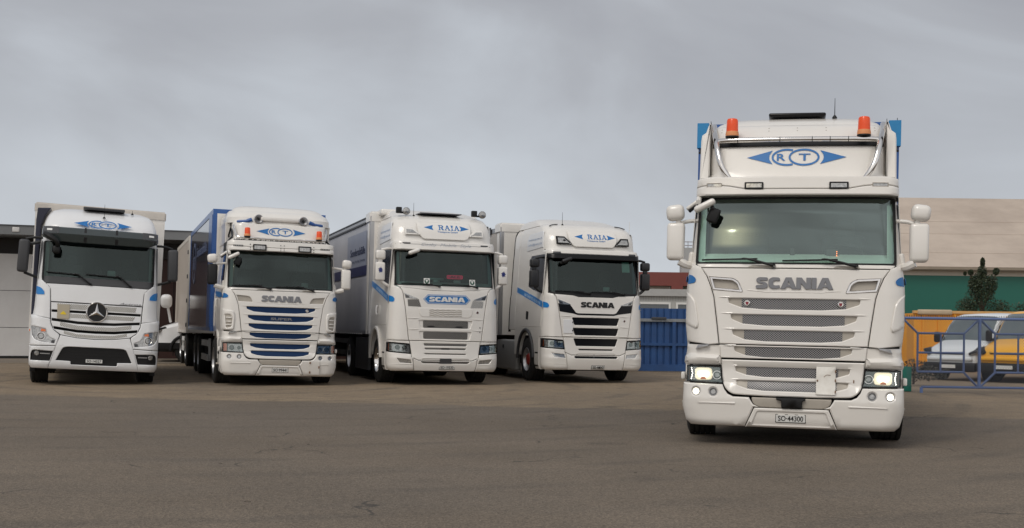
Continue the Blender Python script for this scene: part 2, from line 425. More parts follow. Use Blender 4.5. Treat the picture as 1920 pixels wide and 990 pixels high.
# ------------------------------------------------------------------ shared truck pieces
def prism(bm, P, y0, y1, bev=.0, mi=0, slope=0.0):
    """outline in (x,z) pushed from y0 to y1; slope leans the front back with height"""
    P = ccw(P); zm = min(p[1] for p in P)
    lv = []
    if bev: lv.append(([(x, z) for x, z in offs(P, bev)], y0)); lv.append((P, y0 + bev))
    else: lv.append((P, y0))
    lv.append((P, y1))
    rings = [[bm.verts.new((x, y + (z - zm) * slope * (1 if i < len(lv) - 1 else 0), z)) for x, z in Q] for i, (Q, y) in enumerate(lv)]
    for A, B in zip(rings, rings[1:]):
        for k in range(len(A)):
            j = (k + 1) % len(A); f = bm.faces.new((A[k], B[k], B[j], A[j])); f.material_index = mi
    bm.faces.new(rings[0]).material_index = mi; bm.faces.new(rings[-1][::-1]).material_index = mi
def wheel(root, x, y, r=.48, wd=.3, rim=STEEL, hub=None, steer=0, nuts=True):
    s = 1 if x > 0 else -1
    b = NB(); h = wd / 2
    pr = [(.27, -h * .8), (.30, -h), (.40, -h * 1.04), (r - .05, -h * .98), (r - .012, -h * .86)]
    for k in range(5):
        a = -h * .8 + k * h * .4; pr += [(r, a), (r, a + h * .3), (r - .018, a + h * .31), (r - .018, a + h * .39)]
    pr = pr[:-2] + [(r - .012, h * .86), (r - .05, h * .98), (.40, h * 1.04), (.30, h), (.27, h * .8)]
    lathe(b, pr, (0, 0, 0), 'x', 40)
    for k in range(28):      # shoulder blocks
        t = 2 * math.pi * k / 28
        for q in (-1, 1):
            c = Vector((q * h * .9, math.cos(t) * (r - .014), math.sin(t) * (r - .014)))
            bb = NB(); box(bb, -.02, .02, -.02, .02, -.008, .008); bb.free()
    o = build('wheel', b, RUBBER, root, roll=False); o.location = (x, y, r); o.rotation_euler.z = steer
    b = NB()
    f = s * h
    lathe(b, [(.285, f * .95), (.275, f * 1.0), (.262, f * .8), (.25, f * .45), (.16, f * .35), (.15, f * .55), (.10, f * .62), (.001, f * .62)], (0, 0, 0), 'x', 32)
    build('rim', b, rim, o, roll=False)
    b = NB()
    for k in range(10):
        t = 2 * math.pi * k / 10
        lathe(b, [(.017, f * .36), (.017, f * .62), (.010, f * .70), (.001, f * .70)], (0, math.cos(t) * .20, math.sin(t) * .20), 'x', 6)
    build('wheel_nuts', b, CHROME if rim != STEEL else STEEL, o, roll=False)
    if hub:
        b = NB(); lathe(b, [(.15, f * .4), (.15, f * .66), (.12, f * .82), (.001, f * .85)], (0, 0, 0), 'x', 20); build('hub', b, hub, o, roll=False)
    return o
def chassis(root, y1, yw=(1.41,), z=.95, front=.35, wid=.42):
    b = NB()
    for s in (-1, 1): box(b, s * wid - .04, s * wid + .04, front, y1, .62, .9)
    box(b, -.95, .95, front + .02, 1.0, .30, .62); box(b, -.5, .5, .9, 2.2, .45, 1.0)
    box(b, -1.0, 1.0, 1.95, 2.3, .30, .95)
    box(b, -1.08, 1.08, 2.4, y1 - .2, .38, .88); box(b, -.75, .75, .3, 2.0, .28, .9)  # wide belly boxes added to keep light out from underneath
    for y in yw: tube(b, [(-1.0, y, .5), (1.0, y, .5)], .07)
    build('chassis', b, CORE, root)
def plate(root, s, M, x0, z0, x1, z1):
    o = rp('number_plate', M, rnd(rect(x0 - .008, z0 - .008, x1 + .008, z1 + .008), .01), m=INK, parent=root, off=.008, depth=.02, bev=.002)
    rp('plate_face', M, rnd(rect(x0, z0, x1, z1), .008), m=PLATE, parent=o, off=.012, depth=.006, bev=.001)
    b = NB(); h = z1 - z0; text(b, s, M, x0 + .022, z0 + h * .14, x1 - .022, z1 - h * .14, off=.0125, ex=.002, bold=.016); build('plate_characters', b, INK, o, smooth=False)
def antenna(root, x, y, z, h):
    b = NB(); lathe(b, [(.03, 0), (.028, .012), (.012, .035), (.001, .04)], (x, y, z), 'z', 12); tube(b, [(x, y, z + .02), (x, y + .01, z + h)], [.006, .003], 6)
    build('antenna', b, BLACK, root)
def beacon(root, x, y, z, s=1.0):
    b = NB(); lathe(b, [(.001, 0), (.07 * s, 0), (.078 * s, .01 * s), (.075 * s, .02), (.001, .02)], (x, y, z - .012), 'z', 24)
    lathe(b, [(.02, -.03), (.02, .01)], (x, y, z), 'z', 8)
    o = build('beacon', b, BLACK, root)
    b = NB(); lathe(b, [(.074 * s, .0), (.076 * s, .03 * s), (.070 * s, .06 * s), (.062 * s, .062 * s)], (x, y, z), 'z', 28); build('beacon_base', b, ORBASE, o)
    b = NB(); lathe(b, [(.068 * s, .06 * s), (.066 * s, .12 * s), (.063 * s, .185 * s), (.054 * s, .203 * s), (.03 * s, .210 * s), (.001, .212 * s)], (x, y, z), 'z', 28); build('beacon_dome', b, ORANGE, o)
    b = NB(); lathe(b, [(.03 * s, .062 * s), (.03 * s, .14 * s), (.001, .15 * s)], (x, y, z), 'z', 12); build('beacon_reflector', b, CHROME, o)
def rt_logo(root, M, cx, cz, hw, hh, off=.007):
    """two overlapping rings with R and T between two arrowheads"""
    k = hw / .547
    b = NB()
    r1, r2 = .170 * k, hh
    def ring(x):
        O, I = circ(x, cz, r1, 40, r2), circ(x, cz, r1 - .022 * k, 40, r2 - .022 * k)
        relief(b, M, O, [I], off=off, bev=0, depth=.003)
    ring(cx + .085 * k)
    arc = []                                    # the left ring disappears behind the right one
    for q in range(61):
        t = 2 * math.pi * q / 60 + .0; a, c = (r1 - .011 * k) * math.cos(t), (r2 - .011 * k) * math.sin(t)
        px_ = cx - .103 * k + a
        if ((px_ - cx - .085 * k) / (r1 + .004)) ** 2 + (c / (r2 + .004)) ** 2 > 1: arc.append((px_, cz + c, t))
    arc.sort(key=lambda p: p[2])
    relief(b, M, stroke([(p[0], p[1]) for p in arc], .022 * k), off=off, bev=0, depth=.003)
    for s in (-1, 1):
        relief(b, M, [(cx + s * .547 * k, cz), (cx + s * .262 * k, cz + hh * .80), (cx + s * .295 * k, cz + hh * .3), (cx + s * .300 * k, cz), (cx + s * .295 * k, cz - hh * .3), (cx + s * .262 * k, cz - hh * .80)], off=off, bev=0, depth=.003)
    text(b, 'R', M, cx - .215 * k, cz - hh * .40, cx - .120 * k, cz + hh * .42, off=off, ex=.001, bold=.02)
    text(b, 'T', M, cx + .025 * k, cz - hh * .40, cx + .155 * k, cz + hh * .42, off=off, ex=.001, bold=.012)
    build('company_logo', b, DECAL, root, 'blue emblem of two rings lettered R and T between arrowheads', smooth=False)
    # the T ring covers the R ring where they overlap
SER = {'R': [[(.0, 0), (.38, 0), (.38, .09), (.27, .12), (.27, .46), (.40, .46), (.66, .0), (1.0, 0), (1.0, .09), (.90, .11), (.70, .49), (.86, .62), (.88, .80), (.76, .95), (.55, 1), (.0, 1), (0, .91), (.11, .88), (.11, .12), (0, .09)], [(.27, .56), (.48, .56), (.66, .63), (.68, .80), (.52, .90), (.27, .90)]],
       'A': [[(.0, 0), (.34, 0), (.34, .09), (.24, .12), (.30, .32), (.62, .32), (.69, .12), (.58, .09), (.58, 0), (1, 0), (1, .09), (.92, .12), (.60, 1), (.42, 1), (.09, .12), (0, .09)], [(.33, .42), (.46, .78), (.59, .42)]],
       'I': [[(0, 0), (1, 0), (1, .09), (.74, .12), (.74, .88), (1, .91), (1, 1), (0, 1), (0, .91), (.26, .88), (.26, .12), (0, .09)]]}
def raia_logo(root, M, off=.007):
    b = NB(); x = -.135
    for ch, wd in (('R', .125), ('A', .125), ('I', .06), ('A', .125)):
        P = SER[ch]; T = lambda q: [(x + u * wd, 3.355 + v * .115) for u, v in q]
        relief(b, M, T(P[0]), [T(h) for h in P[1:]], off=off, bev=0, depth=.003); x += wd + .014
    for s in (-1, 1):
        relief(b, M, [(.05 + s * .51, 3.405), (.05 + s * .30, 3.465), (.05 + s * .325, 3.405), (.05 + s * .30, 3.345)], off=off, bev=0, depth=.003)
    build('company_logo', b, DECAL, root, 'blue serif letters reading RAIA between two arrowheads', smooth=False)
    b = NB(); text(b, 'Transporte GmbH', M, -.165, 3.285, .29, 3.335, off=off, ex=.001, bold=.008); build('company_subtitle', b, DECAL, root, smooth=False)
def scania(name, root, M, x0, x1, z0, z1, m, off=.012):
    """wide heavy letters"""
    L = {'S': [[(1, .98), (.26, 1), (.05, .88), (.03, .62), (.2, .47), (.62, .42), (.62, .32), (.0, .3), (.0, .0), (.78, 0), (1, .12), (1.0, .42), (.8, .56), (.38, .61), (.38, .70), (1, .70)]],
         'C': [[(1, .95), (.7, 1), (.3, 1), (.03, .80), (0, .5), (.03, .2), (.3, 0), (.7, 0), (1, .05), (1, .34), (.72, .28), (.48, .30), (.38, .5), (.48, .70), (.72, .72), (1, .66)]],
         'A': [[(0, 0), (.33, 0), (.40, .17), (.66, .17), (.72, 0), (1.06, 0), (.72, 1), (.34, 1)], [(.46, .38), (.61, .38), (.535, .68)]],
         'N': [[(0, 0), (.32, 0), (.32, .5), (.64, 0), (1, 0), (1, 1), (.68, 1), (.68, .5), (.36, 1), (0, 1)]],
         'I': [[(0, 0), (1, 0), (1, 1), (0, 1)]]}
    Wd = {'S': .82, 'C': .8, 'A': 1.05, 'N': 1.0, 'I': .33}; gap = .035
    tot = sum(Wd[c] for c in 'SCANIA') + gap * 5; k = (x1 - x0) / tot; x = x0; b = NB()
    for c in 'SCANIA':
        T = lambda q: [(x + u * Wd[c] * k, z0 + v * (z1 - z0)) for u, v in q]
        P = L[c]; o = T(P[0]); o = rnd(o, (z1 - z0) * .12, 2) if c in 'SC' else o
        relief(b, M, o, [T(h) for h in P[1:]], off=off, bev=.002, depth=off - .001); x += (Wd[c] + gap) * k
    return build(name, b, m, root, smooth=False)
def interior(root, sf, z0, z1, hw, dash=DASH, pill=DASH, wheelx=.55, back=1.25, dz=.10):
    b = NB(); box(b, -hw - .02, hw + .02, .42, back, z0 - .5, z0 - .45); box(b, -hw - .02, hw + .02, back, back + .03, z0 - .5, z1 + .2)
    for s in (-1, 1): box(b, s * (hw + .02) - .01, s * (hw + .02) + .01, .55, back, z0 - .5, z1 + .2)
    box(b, -hw, hw, .55, back, z1 + .1, z1 + .12)
    for s in (-1, 1):                                  # seats
        rbox(b, (s * .55, 1.0, z0 + .02), (.5, .14, .75), .06); rbox(b, (s * .55, .99, z0 + .47), (.26, .11, .2), .04)
    o = build('cab_interior', b, INT, root)
    b = NB()
    P = lambda x, z, n: Vector((x, sf.F(x, z) - n, z))
    rows = [(z0 - .03, -.03), (z0 + dz * .45, -.06), (z0 + dz, -.16), (z0 + dz, -.34), (z0 - .2, -.40)]
    xs = [hw * k / 10 for k in range(-10, 11)]
    G = [[b.verts.new(P(x * .985, z, n)) for x in xs] for z, n in rows]
    for A, B in zip(G, G[1:]):
        for k in range(20): b.faces.new((A[k], A[k + 1], B[k + 1], B[k]))
    build('dashboard', b, dash, o)
    b = NB()
    for s in (-1, 1):
        for za, zb in ((z0, z1),):
            n = 8; A = []; B = []
            for k in range(n + 1):
                z = za + (zb - za) * k / n; A.append(b.verts.new(P(s * (hw - .005), z, -.03))); B.append(b.verts.new(P(s * (hw - .09), z, -.10)))
            for k in range(n): b.faces.new((A[k], A[k + 1], B[k + 1], B[k]) if s < 0 else (B[k], B[k + 1], A[k + 1], A[k]))
    build('pillar_trim', b, pill, o)
    b = NB(); c = Vector((wheelx, .72, z0 + .08)); pts = []
    for k in range(25):
        t = 2 * math.pi * k / 24; pts.append(c + Vector((.23 * math.cos(t), .10 * math.sin(t), .20 * math.sin(t))))
    tube(b, pts, .016, 6); rbox(b, c, (.16, .06, .1), .02); box(b, c.x - .2, c.x + .2, c.y - .01, c.y + .01, c.z - .015, c.z + .015)
    build('steering_wheel', b, INT if dash != DASH else DGREY, o)
    return o
def wiper(root, M, piv, knee, tip, tail):
    b = NB(); p = [M(*piv, .03), M(*knee, .05), M(knee[0] + (tip[0] - knee[0]) * .15, knee[1], .045)]
    tube(b, p, [.016, .012, .009], 6, 3); lathe(b, [(.025, -.02), (.025, .02), (.001, .025)], M(*piv, .01), 'y', 10)
    n = 8; q = [M(tail[0] + (tip[0] - tail[0]) * k / n, tail[1] + (tip[1] - tail[1]) * k / n, .022) for k in range(n + 1)]
    tube(b, q, .010, 5)
    build('wiper', b, BLACK, root)
def lid(sl, k): return [(x * k, z) for x, z in sl]

def mirrors_old(root, sL=WHITE, m2=WHITE, dx=0.0, rz=2.5, yy=.30):
    for s in (-1, 1):
        hm = sL if s < 0 else m2
        b = NB(); rbox(b, (s * (1.325 + dx), yy + .02, 2.262), (.20, .13, .43), .045, rot=(R(-3), 0, 0), taper=.03)
        o = build('wing_mirror', b, hm, root)
        b = NB(); rbox(b, (s * (1.325 + dx), yy + .095, 2.262), (.17, .01, .39), .004); build('mirror_glass', b, CHROME, o)
        b = NB(); rbox(b, (s * (1.33 + dx + .005), yy + .01, 2.588), (.205, .14, .185), .06, rot=(0, s * R(7), 0)); build('wide_angle_mirror', b, WHITE, o)
        b = NB(); tube(b, [(s * (1.30 + dx), yy + .02, 2.44), (s * (1.30 + dx), yy + .02, 2.53)], .032, 8)
        tube(b, [(s * (1.27 + dx), yy + .03, 2.475), (s * 1.19, yy + .07, 2.497), (s * 1.07, yy + .12, 2.51)], .022, 8, 3)
        tube(b, [(s * (1.28 + dx), yy + .0, 2.04), (s * 1.20, yy + .03, 2.0), (s * 1.13, yy + .10, 2.0)], [.05, .045, .04], 8, 3)
        rbox(b, (s * 1.155, yy + .11, 2.06), (.06, .12, .18), .025, rot=(0, s * R(-8), 0))
        build('mirror_arm', b, WHITE, o)
    b = NB(); rbox(b, (-.992, .12, 2.652), (.255, .12, .075), .036, rot=(0, R(-27), 0)); o = build('front_view_mirror', b, WHITE, root)
    b = NB(); rbox(b, (-.895, .16, 2.545), (.125, .05, .17), .024, rot=(0, R(20), 0)); rbox(b, (-.91, .15, 2.63), (.04, .05, .06), .015); build('mirror_back', b, BLACK, o)
    b = NB(); tube(b, [(-1.07, .20, 2.70), (-1.07, .36, 2.78)], .03, 8); build('mirror_bracket', b, WHITE, o)
    b = NB(); rbox(b, (-1.150, .55, 2.706), (.19, .12, .045), .02, rot=(0, R(-36), 0)); o = build('kerb_mirror', b, WHITE, root)
    b = NB(); rbox(b, (-1.140, .55, 2.680), (.17, .10, .03), .012, rot=(0, R(-42), 0)); build('mirror_back', b, BLACK, o)

SLOTS = [(1.620, 1.500, .707, .556), (1.442, 1.322, .675, .543), (1.270, 1.148, .655, .522)]
def slotpoly(zt, zb, hl, hm, e=.06): return rnd([(hl, zt), (hl - .008, zt - .052), (hm + .0, zb + .018), (.3, zb), (-.3, zb), (-hm, zb + .018), (-hl + .008, zt - .052), (-hl, zt)], .012, 2)

def old_cab(root, v):
    """older high-roof cab with slatted grille; v: 'lead' (steel mesh, lit lamps) or 'navy'"""
    lead = v == 'lead'
    sf = Surf([(.19, .06), (.25, .0), (.5, -.03), (.66, -.01), (.69, .03), (.88, .04), (.95, .02), (1.1, .02), (1.7, .05), (1.95, .07), (2.0, .085), (2.2, .120), (2.4, .162), (2.6, .210), (2.77, .26), (2.98, .36), (3.37, .46), (3.5, .58), (3.62, .74), (3.72, .92), (3.78, 1.1)],
              [(.19, 1.13), (.26, 1.18), (.4, 1.205), (.9, 1.20), (.98, 1.17), (1.1, 1.17), (1.3, 1.19), (1.7, 1.19), (1.95, 1.17), (2.0, 1.15), (2.77, 1.10), (2.98, 1.075), (3.05, .985), (3.4, .985), (3.6, .975), (3.68, .95), (3.74, .90), (3.78, .80)], r=.22, bow=.065)
    M = sf.M
    W = WHITE if lead else WHITE3
    b = NB()
    zs = [.98, 1.1, 1.3, 1.5, 1.7, 1.95, 2.0, 2.2, 2.4, 2.6, 2.77, 2.98, 3.05, 3.2, 3.4, 3.5, 3.56, 3.62, 3.68, 3.72, 3.75, 3.78]
    shell(b, sf, zs, 2.35, win=(2.0, 2.77, .945), black=1.98, yoff=.055, woff=0)
    body = build('cab_body', b, [W, CORE], root)
    b = NB(); box(b, -.8, .8, .14, .5, .22, 1.0); build('front_cavity', b, CORE, body)
    # bonnet panel with three intake slots
    ol = sym([(1.012, 1.952), (.945, 1.862), (.895, 1.74), (.862, 1.632), (.822, 1.35), (.792, 1.112)])
    ol = sym([(1.012, 1.952), (.945, 1.862), (.895, 1.74), (.862, 1.632), (.822, 1.35), (.792, 1.112)][:])
    ink = [(.915, 1.853), (.665, 1.838), (.603, 1.805), (.556, 1.692), (.875, 1.716)]
    ink = rnd(ink, [.0, .02, .05, .01, .0], 3)
    holes = [slotpoly(*s) for s in SLOTS]
    if lead: holes += [offs(ccw(ink), .0), mirp(ink)]
    else:
        ink2 = rnd([(.905, 1.845), (.64, 1.825), (.585, 1.715), (.865, 1.722)], [.0, .05, .01, 0], 3); ink = ink2; holes += [ink, mirp(ink)]
    hood = rp('bonnet_panel', M, ol, holes, m=W, parent=root, off=0, bev=.010, depth=.05)
    for s in (-1, 1):
        P = ink if s > 0 else mirp(ink)
        b = NB(); relief(b, M, offs(ccw(P), .001), off=-.028, bev=0, depth=.0); build('side_intake_infill', b, BEIGE, hood)
        if lead:
            b = NB(); I = offs(ccw(P), .022); relief(b, M, offs(ccw(P), -.006), [I], off=.009, bev=.006, depth=.03); build('chrome_surround', b, CHROME, hood)
    scania('bonnet_lettering', hood, M, -.41, .41, 1.73, 1.857, SILVER, off=.016)
    # embossed line under the lettering
    b = NB(); tube(b, [M(x, 1.694 if abs(x) < .46 else 1.71, -.001) for x in [-.50, -.46, -.3, 0, .3, .46, .50]], .006, 6); build('panel_crease', b, W, hood)
    # fourth row and lower flap
    r4 = rp('grille_panel', M, sym([(.788, 1.100), (.772, .958)]), [slotpoly(1.086, .972, .632, .505)], m=W, parent=root, off=-.004, bev=.006, depth=.05)
    P6 = rnd([(.768, .944), (.748, .705), (.715, .615), (.640, .560), (.3, .548)], [.01, .05, .05, .06, 0], 3)
    s5, s6 = slotpoly(.864, .756, .615, .488), slotpoly(.712, .606, .598, .472)
    r5 = rp('grille_flap', M, sym(P6), [s5, s6], m=W, parent=root, off=.004, bev=.012, depth=.05)
    rows = [(s, hood) for s in SLOTS] + [((1.086, .972, .632, .505), r4), ((.864, .756, .615, .488), r5), ((.712, .606, .598, .472), r5)]
    for (zt, zb, hl, hm), par in rows:
        if lead:
            rp('grille_mesh', M, rect(-hm - .004, zb - .01, hm + .004, zt + .01), m=MESHM, parent=par, off=-.022, bev=0, depth=.002)
            for s in (-1, 1):
                q = [(s * (hm + .006), zt + .01), (s * hl, zt + .01), (s * (hl + .01), zb), (s * (hm - .012 + .012), zb)]
                rp('slot_end', M, q, m=BEIGE, parent=par, off=-.026, bev=0, depth=0)
        else:
            rp('grille_slat', M, rect(-hl, zb - .01, hl, zt + .01), m=NAVY, parent=par, off=-.02, bev=0, depth=.002)
        # sculpted ledge lines running out past each slot
        b = NB()
        for s in (-1, 1): tube(b, [M(s * (hl - .02), zt + .012, .0), M(s * (hl + .06), zt + .012, .002), M(s * (hl + .12), zt + .010, -.004)], [.010, .008, .003], 6)
        build('panel_crease', b, W, par)
    # corner panels
    for s in (-1, 1):
        f = (lambda P: P) if s > 0 else mirp
        cp = rp('corner_panel', M, f([(1.022, 1.962), (1.135, 2.02), (1.168, 1.7), (1.185, 1.30), (1.165, 1.13), (.91, 1.10), (.803, 1.112), (.833, 1.35), (.872, 1.632), (.905, 1.74), (.955, 1.862)]), m=W, parent=root, off=-.004, bev=.008, depth=.05, g=.08, gc=.03)
        sc = rnd([(1.187, 1.69), (1.13, 1.65), (1.075, 1.58), (1.03, 1.32), (1.05, 1.268), (1.187, 1.33)], [0, .03, .03, .03, .03, 0], 3)
        if lead: rp('air_scoop', M, f(sc), m=W, parent=cp, off=.022, bev=.014, depth=.03, gc=.02)
        else:
            sc = rnd([(1.187, 1.56), (.95, 1.52), (.93, 1.40), (.95, 1.13), (1.187, 1.13)], [0, .05, .03, .04, 0], 3)
            ho = rnd([(1.13, 1.45), (1.02, 1.44), (.985, 1.36), (1.0, 1.19), (1.10, 1.16)], .03, 3)
            so_ = rp('air_scoop', M, f(sc), [f(ho)], m=W, parent=cp, off=.03, bev=.02, depth=.03, gc=.02)
            rp('scoop_recess', M, f(ho), m=BEIGE, parent=so_, off=.0, bev=0, depth=0)
            b = NB()
            for z in (1.22, 1.29, 1.37): relief(b, M, f(rect(1.0, z, 1.11, z + .02)), off=.022, bev=.004, depth=.02)
            build('scoop_fins', b, W, so_)
        rp('blue_decal_end', M, f(rnd([(1.162, 1.885), (1.11, 1.87), (1.072, 1.83), (1.085, 1.79), (1.175, 1.775)], [0, .03, .03, .02, 0], 3)), m=DECAL, parent=cp, off=.006, bev=0, depth=.006, gc=.015)
        # wing above the lamp, lit turn lamp in the recess
        wg = rp('wing_panel', M, f([(.780, 1.098), (1.16, 1.098), (1.18, .97), (1.185, .872), (.768, .872)]), m=W, parent=root, off=-.03, bev=.01, depth=.05)
        rp('wing_ledge', M, f(rnd([(.782, .985), (1.13, 1.0), (1.19, .965), (1.19, .878), (.772, .878)], .02, 3)), m=W, parent=wg, off=.02, bev=.04, depth=.05, bk=.8)
        rp('corner_lamp', M, f([(1.055, 1.045), (1.03, 1.092), (.905, 1.098), (.91, 1.082)]), m=LAMPG if not lead else STEEL, parent=wg, off=.02, bev=.01, depth=.05)
        # headlamp
        hp = f([(1.155, .862), (.768, .860), (.760, .760), (.738, .673), (1.150, .681)])
        hl_ = rp('headlight', M, hp, [offs(ccw(hp), .014)], m=BLACK, parent=root, off=.004, bev=.003, depth=.08)
        rp('lamp_bowl', M, offs(ccw(hp), .012), m=(LAMPD if lead else LAMPG), parent=hl_, off=-.05, bev=0, depth=0)
        if lead:
            b = NB(); P = rnd([(.865, .705), (1.055, .70), (1.06, .84), (.87, .84)], .04, 3); relief(b, M, f(P), off=-.02, bev=.01, depth=.02); lr = build('lit_reflector', b, LITH, hl_)
            rp('lit_bulb', M, f(rnd([(.90, .735), (1.02, .73), (1.035, .80), (.90, .805)], .03, 3)), m=LIT, parent=lr, off=-.014, bev=.004, depth=.004)
            rp('bulb_shield', M, f(rnd([(.93, .708), (1.0, .708), (.985, .738), (.945, .738)], .01, 2)), m=AMBER, parent=lr, off=-.012, bev=.002, depth=.004)
            b = NB(); relief(b, M, f(circ(.812, .762, .052)), [f(circ(.812, .762, .038))], off=-.01, bev=.003, depth=.03); build('lamp_ring', b, CHROME, hl_)
            b = NB(); relief(b, M, f(circ(.812, .762, .036)), off=-.02, bev=.012, depth=.01); build('projector_lens', b, LAMPG, hl_)
            b = NB()
            for k in range(7): relief(b, M, f(circ(1.088 + .012 * abs(k - 3) / 3, .712 + .02 * k, .0075, 8)), off=-.015, bev=0, depth=.004)
            build('led_strip', b, LITW, hl_)
            rp('turn_lamp', M, f([(1.115, .845), (1.147, .845), (1.145, .695), (1.118, .70)]), m=mat('smoked amber', (.16, .06, .03), .2), parent=hl_, off=-.012, bev=0, depth=.03)
        else:
            b = NB()
            for cx, r in ((.975, .062), (.83, .048)):
                relief(b, M, f(circ(cx, .765, r)), [f(circ(cx, .765, r - .010))], off=-.005, bev=.003, depth=.04)
            build('lamp_ring', b, CHROME, hl_)
            b = NB()
            for cx, r in ((.975, .05), (.83, .036)): relief(b, M, f(circ(cx, .765, r)), off=-.02, bev=.015, depth=.02)
            build('projector_lens', b, LAMPD, hl_)
            rp('turn_lamp', M, f([(1.07, .848), (1.147, .848), (1.142, .695), (1.072, .695)]), m=AMBER, parent=hl_, off=-.003, bev=.004, depth=.03)
        b = NB(); relief(b, M, offs(ccw(hp), .010), off=.003, bev=0, depth=0); build('lamp_cover', b, CLEAR, hl_)
        # bumper side with fog-lamp openings
        fo, fi = circ(1.037, .578, .047), circ(.847, .578, .047)
        bp = [(1.19, .668), (.748, .662), (.728, .610), (.690, .560), (.630, .532), (.455, .530), (.440, .50), (.410, .455), (.350, .428), (.405, .425), (.500, .205), (1.10, .200), (1.15, .25), (1.196, .40)]
        if not lead: fo, fi = circ(1.03, .585, .040), circ(.83, .585, .042)
        bs = rp('bumper_corner', M, f(bp), [f(fo), f(fi)], m=W, parent=root, off=.022, bev=.014, depth=.07, g=.08, gc=.03)
        for P, lm, nm in ((fo, LIT if lead else LAMPG, 'fog_lamp'), (fi, LAMPG, 'spot_lamp')):
            c = (sum(p[0] for p in P) / len(P), .578 if lead else .585)
            q = rp(nm, M, f(circ(*c, .047)), [f(circ(*c, .036))], m=STEEL, parent=bs, off=.016, bev=.006, depth=.04)
            rp('lamp_lens', M, f(circ(*c, .037)), m=lm, parent=q, off=.008, bev=.01, depth=.01)
        rp('bumper_crease', M, f(rnd([(.60, .475), (1.0, .462), (1.02, .452), (.60, .445)], .01, 2)), m=W, parent=bs, off=.032, bev=.010, depth=.012)
        b = NB(); rbox(b, (s * 1.207, .36, .735), (.05, .10, .085), .015); build('side_marker_bracket', b, W, bs)
        if not lead: pass
        # mudguard behind the bumper
        b = NB(); pts = []
        for k in range(13):
            t = math.pi * (k / 12) * 1.0; pts.append((1.41 - .60 * math.cos(t), .52 + .62 * math.sin(t)))
        for (ya, za), (yb_, zb_) in zip(pts, pts[1:]):
            v4 = [b.verts.new((s * xx, y, z)) for xx, y, z in ((.86, ya, za), (.86, yb_, zb_), (1.185, yb_, zb_), (1.185, ya, za))]; b.faces.new(v4)
            v4 = [b.verts.new((s * xx, y, z)) for xx, y, z in ((1.185, ya, za), (1.185, yb_, zb_), (1.20, 1.41 + (yb_ - 1.41) * .93, .52 + (zb_ - .52) * .93), (1.20, 1.41 + (ya - 1.41) * .93, .52 + (za - .52) * .93))]; b.faces.new(v4)
        build('mudguard', b, W, root)
        # rear edge of bumper, steps
        b = NB(); relief(b, sf.Mr if s > 0 else sf.Ml, rnd([(.42, 1.02), (.85, 1.02), (.86, .60), (.80, .27), (.42, .22)], .02, 2), off=-.012, bev=.01, depth=.05, flip=s < 0); build('step_panel', b, W, root)
        b = NB()
        for z in (.62, .36): box(b, s * 1.18 - .02, s * 1.18 + .02, .50, .80, z, z + .05)
        build('step_hole', b, CORE, root)
        b = NB(); rbox(b, (s * 1.215, .62, .42), (.05, .09, .035), .01); build('step_tread', b, BEIGE, root)
    # tow recess, central valance
    tr = rnd([(.428, .532), (.415, .465), (.350, .425), (-.350, .425), (-.415, .465), (-.428, .532)], [.01, .05, .04, .04, .05, .01], 3)
    rc = rp('tow_recess', M, tr, m=BEIGE, parent=root, off=.004, bev=.01, depth=.06)
    vl = rp('bumper_centre', M, [(.395, .418), (.492, .202), (-.492, .202), (-.395, .418)], [rnd(sym([(.36, .378), (.418, .236)]), .015, 2)], m=W, parent=root, off=.022, bev=.012, depth=.07)
    rp('valance_recess', M, rnd(sym([(.365, .383), (.423, .231)]), .01, 2), m=W, parent=vl, off=.008, bev=.0, depth=.02)
    if lead:
        b = NB(); relief(b, M, rnd([(-.165, .536), (.150, .536), (.148, .515), (.118, .505), (.115, .428), (-.105, .428), (-.108, .505), (-.160, .515)], .008, 2), off=.045, bev=.01, depth=.06); build('radar_sensor', b, BLACK, rc)
        plate(root, 'SO·44300', M, -.160, .272, .152, .352)
        fl = rp('hinged_white_cover', M, rnd(rect(.258, .585, .464, .885), .006), m=mat('white enamel', (.74, .72, .67), .35, noise=.35, nscale=14, ncol=(.5, .45, .38)), parent=r5, off=.022, bev=.003, depth=.012)
        b = NB()
        for z in (.62, .74, .84): rbox(b, (.462, M(.46, z, .026).y, z), (.014, .012, .03), .003)
        rbox(b, (.272, M(.27, .74, .026).y, .735), (.016, .012, .02), .003); rbox(b, (.655, M(.655, .74, .012).y, .735), (.012, .012, .035), .003)
        tube(b, [M(.34, .775, .023), M(.355, .79, .0235), (M(.37, .80, .0235)), M(.41, .797, .0235)], .003, 5)
        build('rusty_hinge', b, mat('rusty steel', (.20, .12, .07), .7), fl)
        for x in (-.50, .50):
            q = rp('round_emblem', M, circ(x, 1.572, .034, 20), m=CHROME, parent=hood, off=.004, bev=.008, depth=.02, label='small chrome and red round griffin emblem')
            rp('emblem_shield', M, [(x - .020, 1.582), (x + .020, 1.582), (x + .014, 1.556), (x, 1.546), (x - .014, 1.556)], m=mat('dark red enamel', (.22, .02, .03), .3), parent=q, off=.007, bev=.002, depth=.004)
            rp('emblem_crown', M, [(x - .016, 1.584), (x + .016, 1.584), (x + .012, 1.598), (x, 1.590), (x - .012, 1.598)], m=PLATE, parent=q, off=.008, bev=.001, depth=.004)
    else:
        plate(root, 'SO·99441', M, -.157, .284, .169, .366)
        b = NB(); text(b, 'SUPER', M, -.21, 1.352, .24, 1.405, off=-.017, ex=.004, bold=.03); build('chrome_lettering', b, SILVER, hood, smooth=False)
        rp('round_emblem', M, circ(.535, 1.565, .032, 18), m=CHROME, parent=hood, off=.0, bev=.008, depth=.02)
        fl = rp('hinged_white_cover', M, rnd(rect(.61, .238, .815, .53), .01), m=W, parent=root, off=.045, bev=.004, depth=.012, label='white hinged plate on the bumper, one corner chipped')
        b = NB()
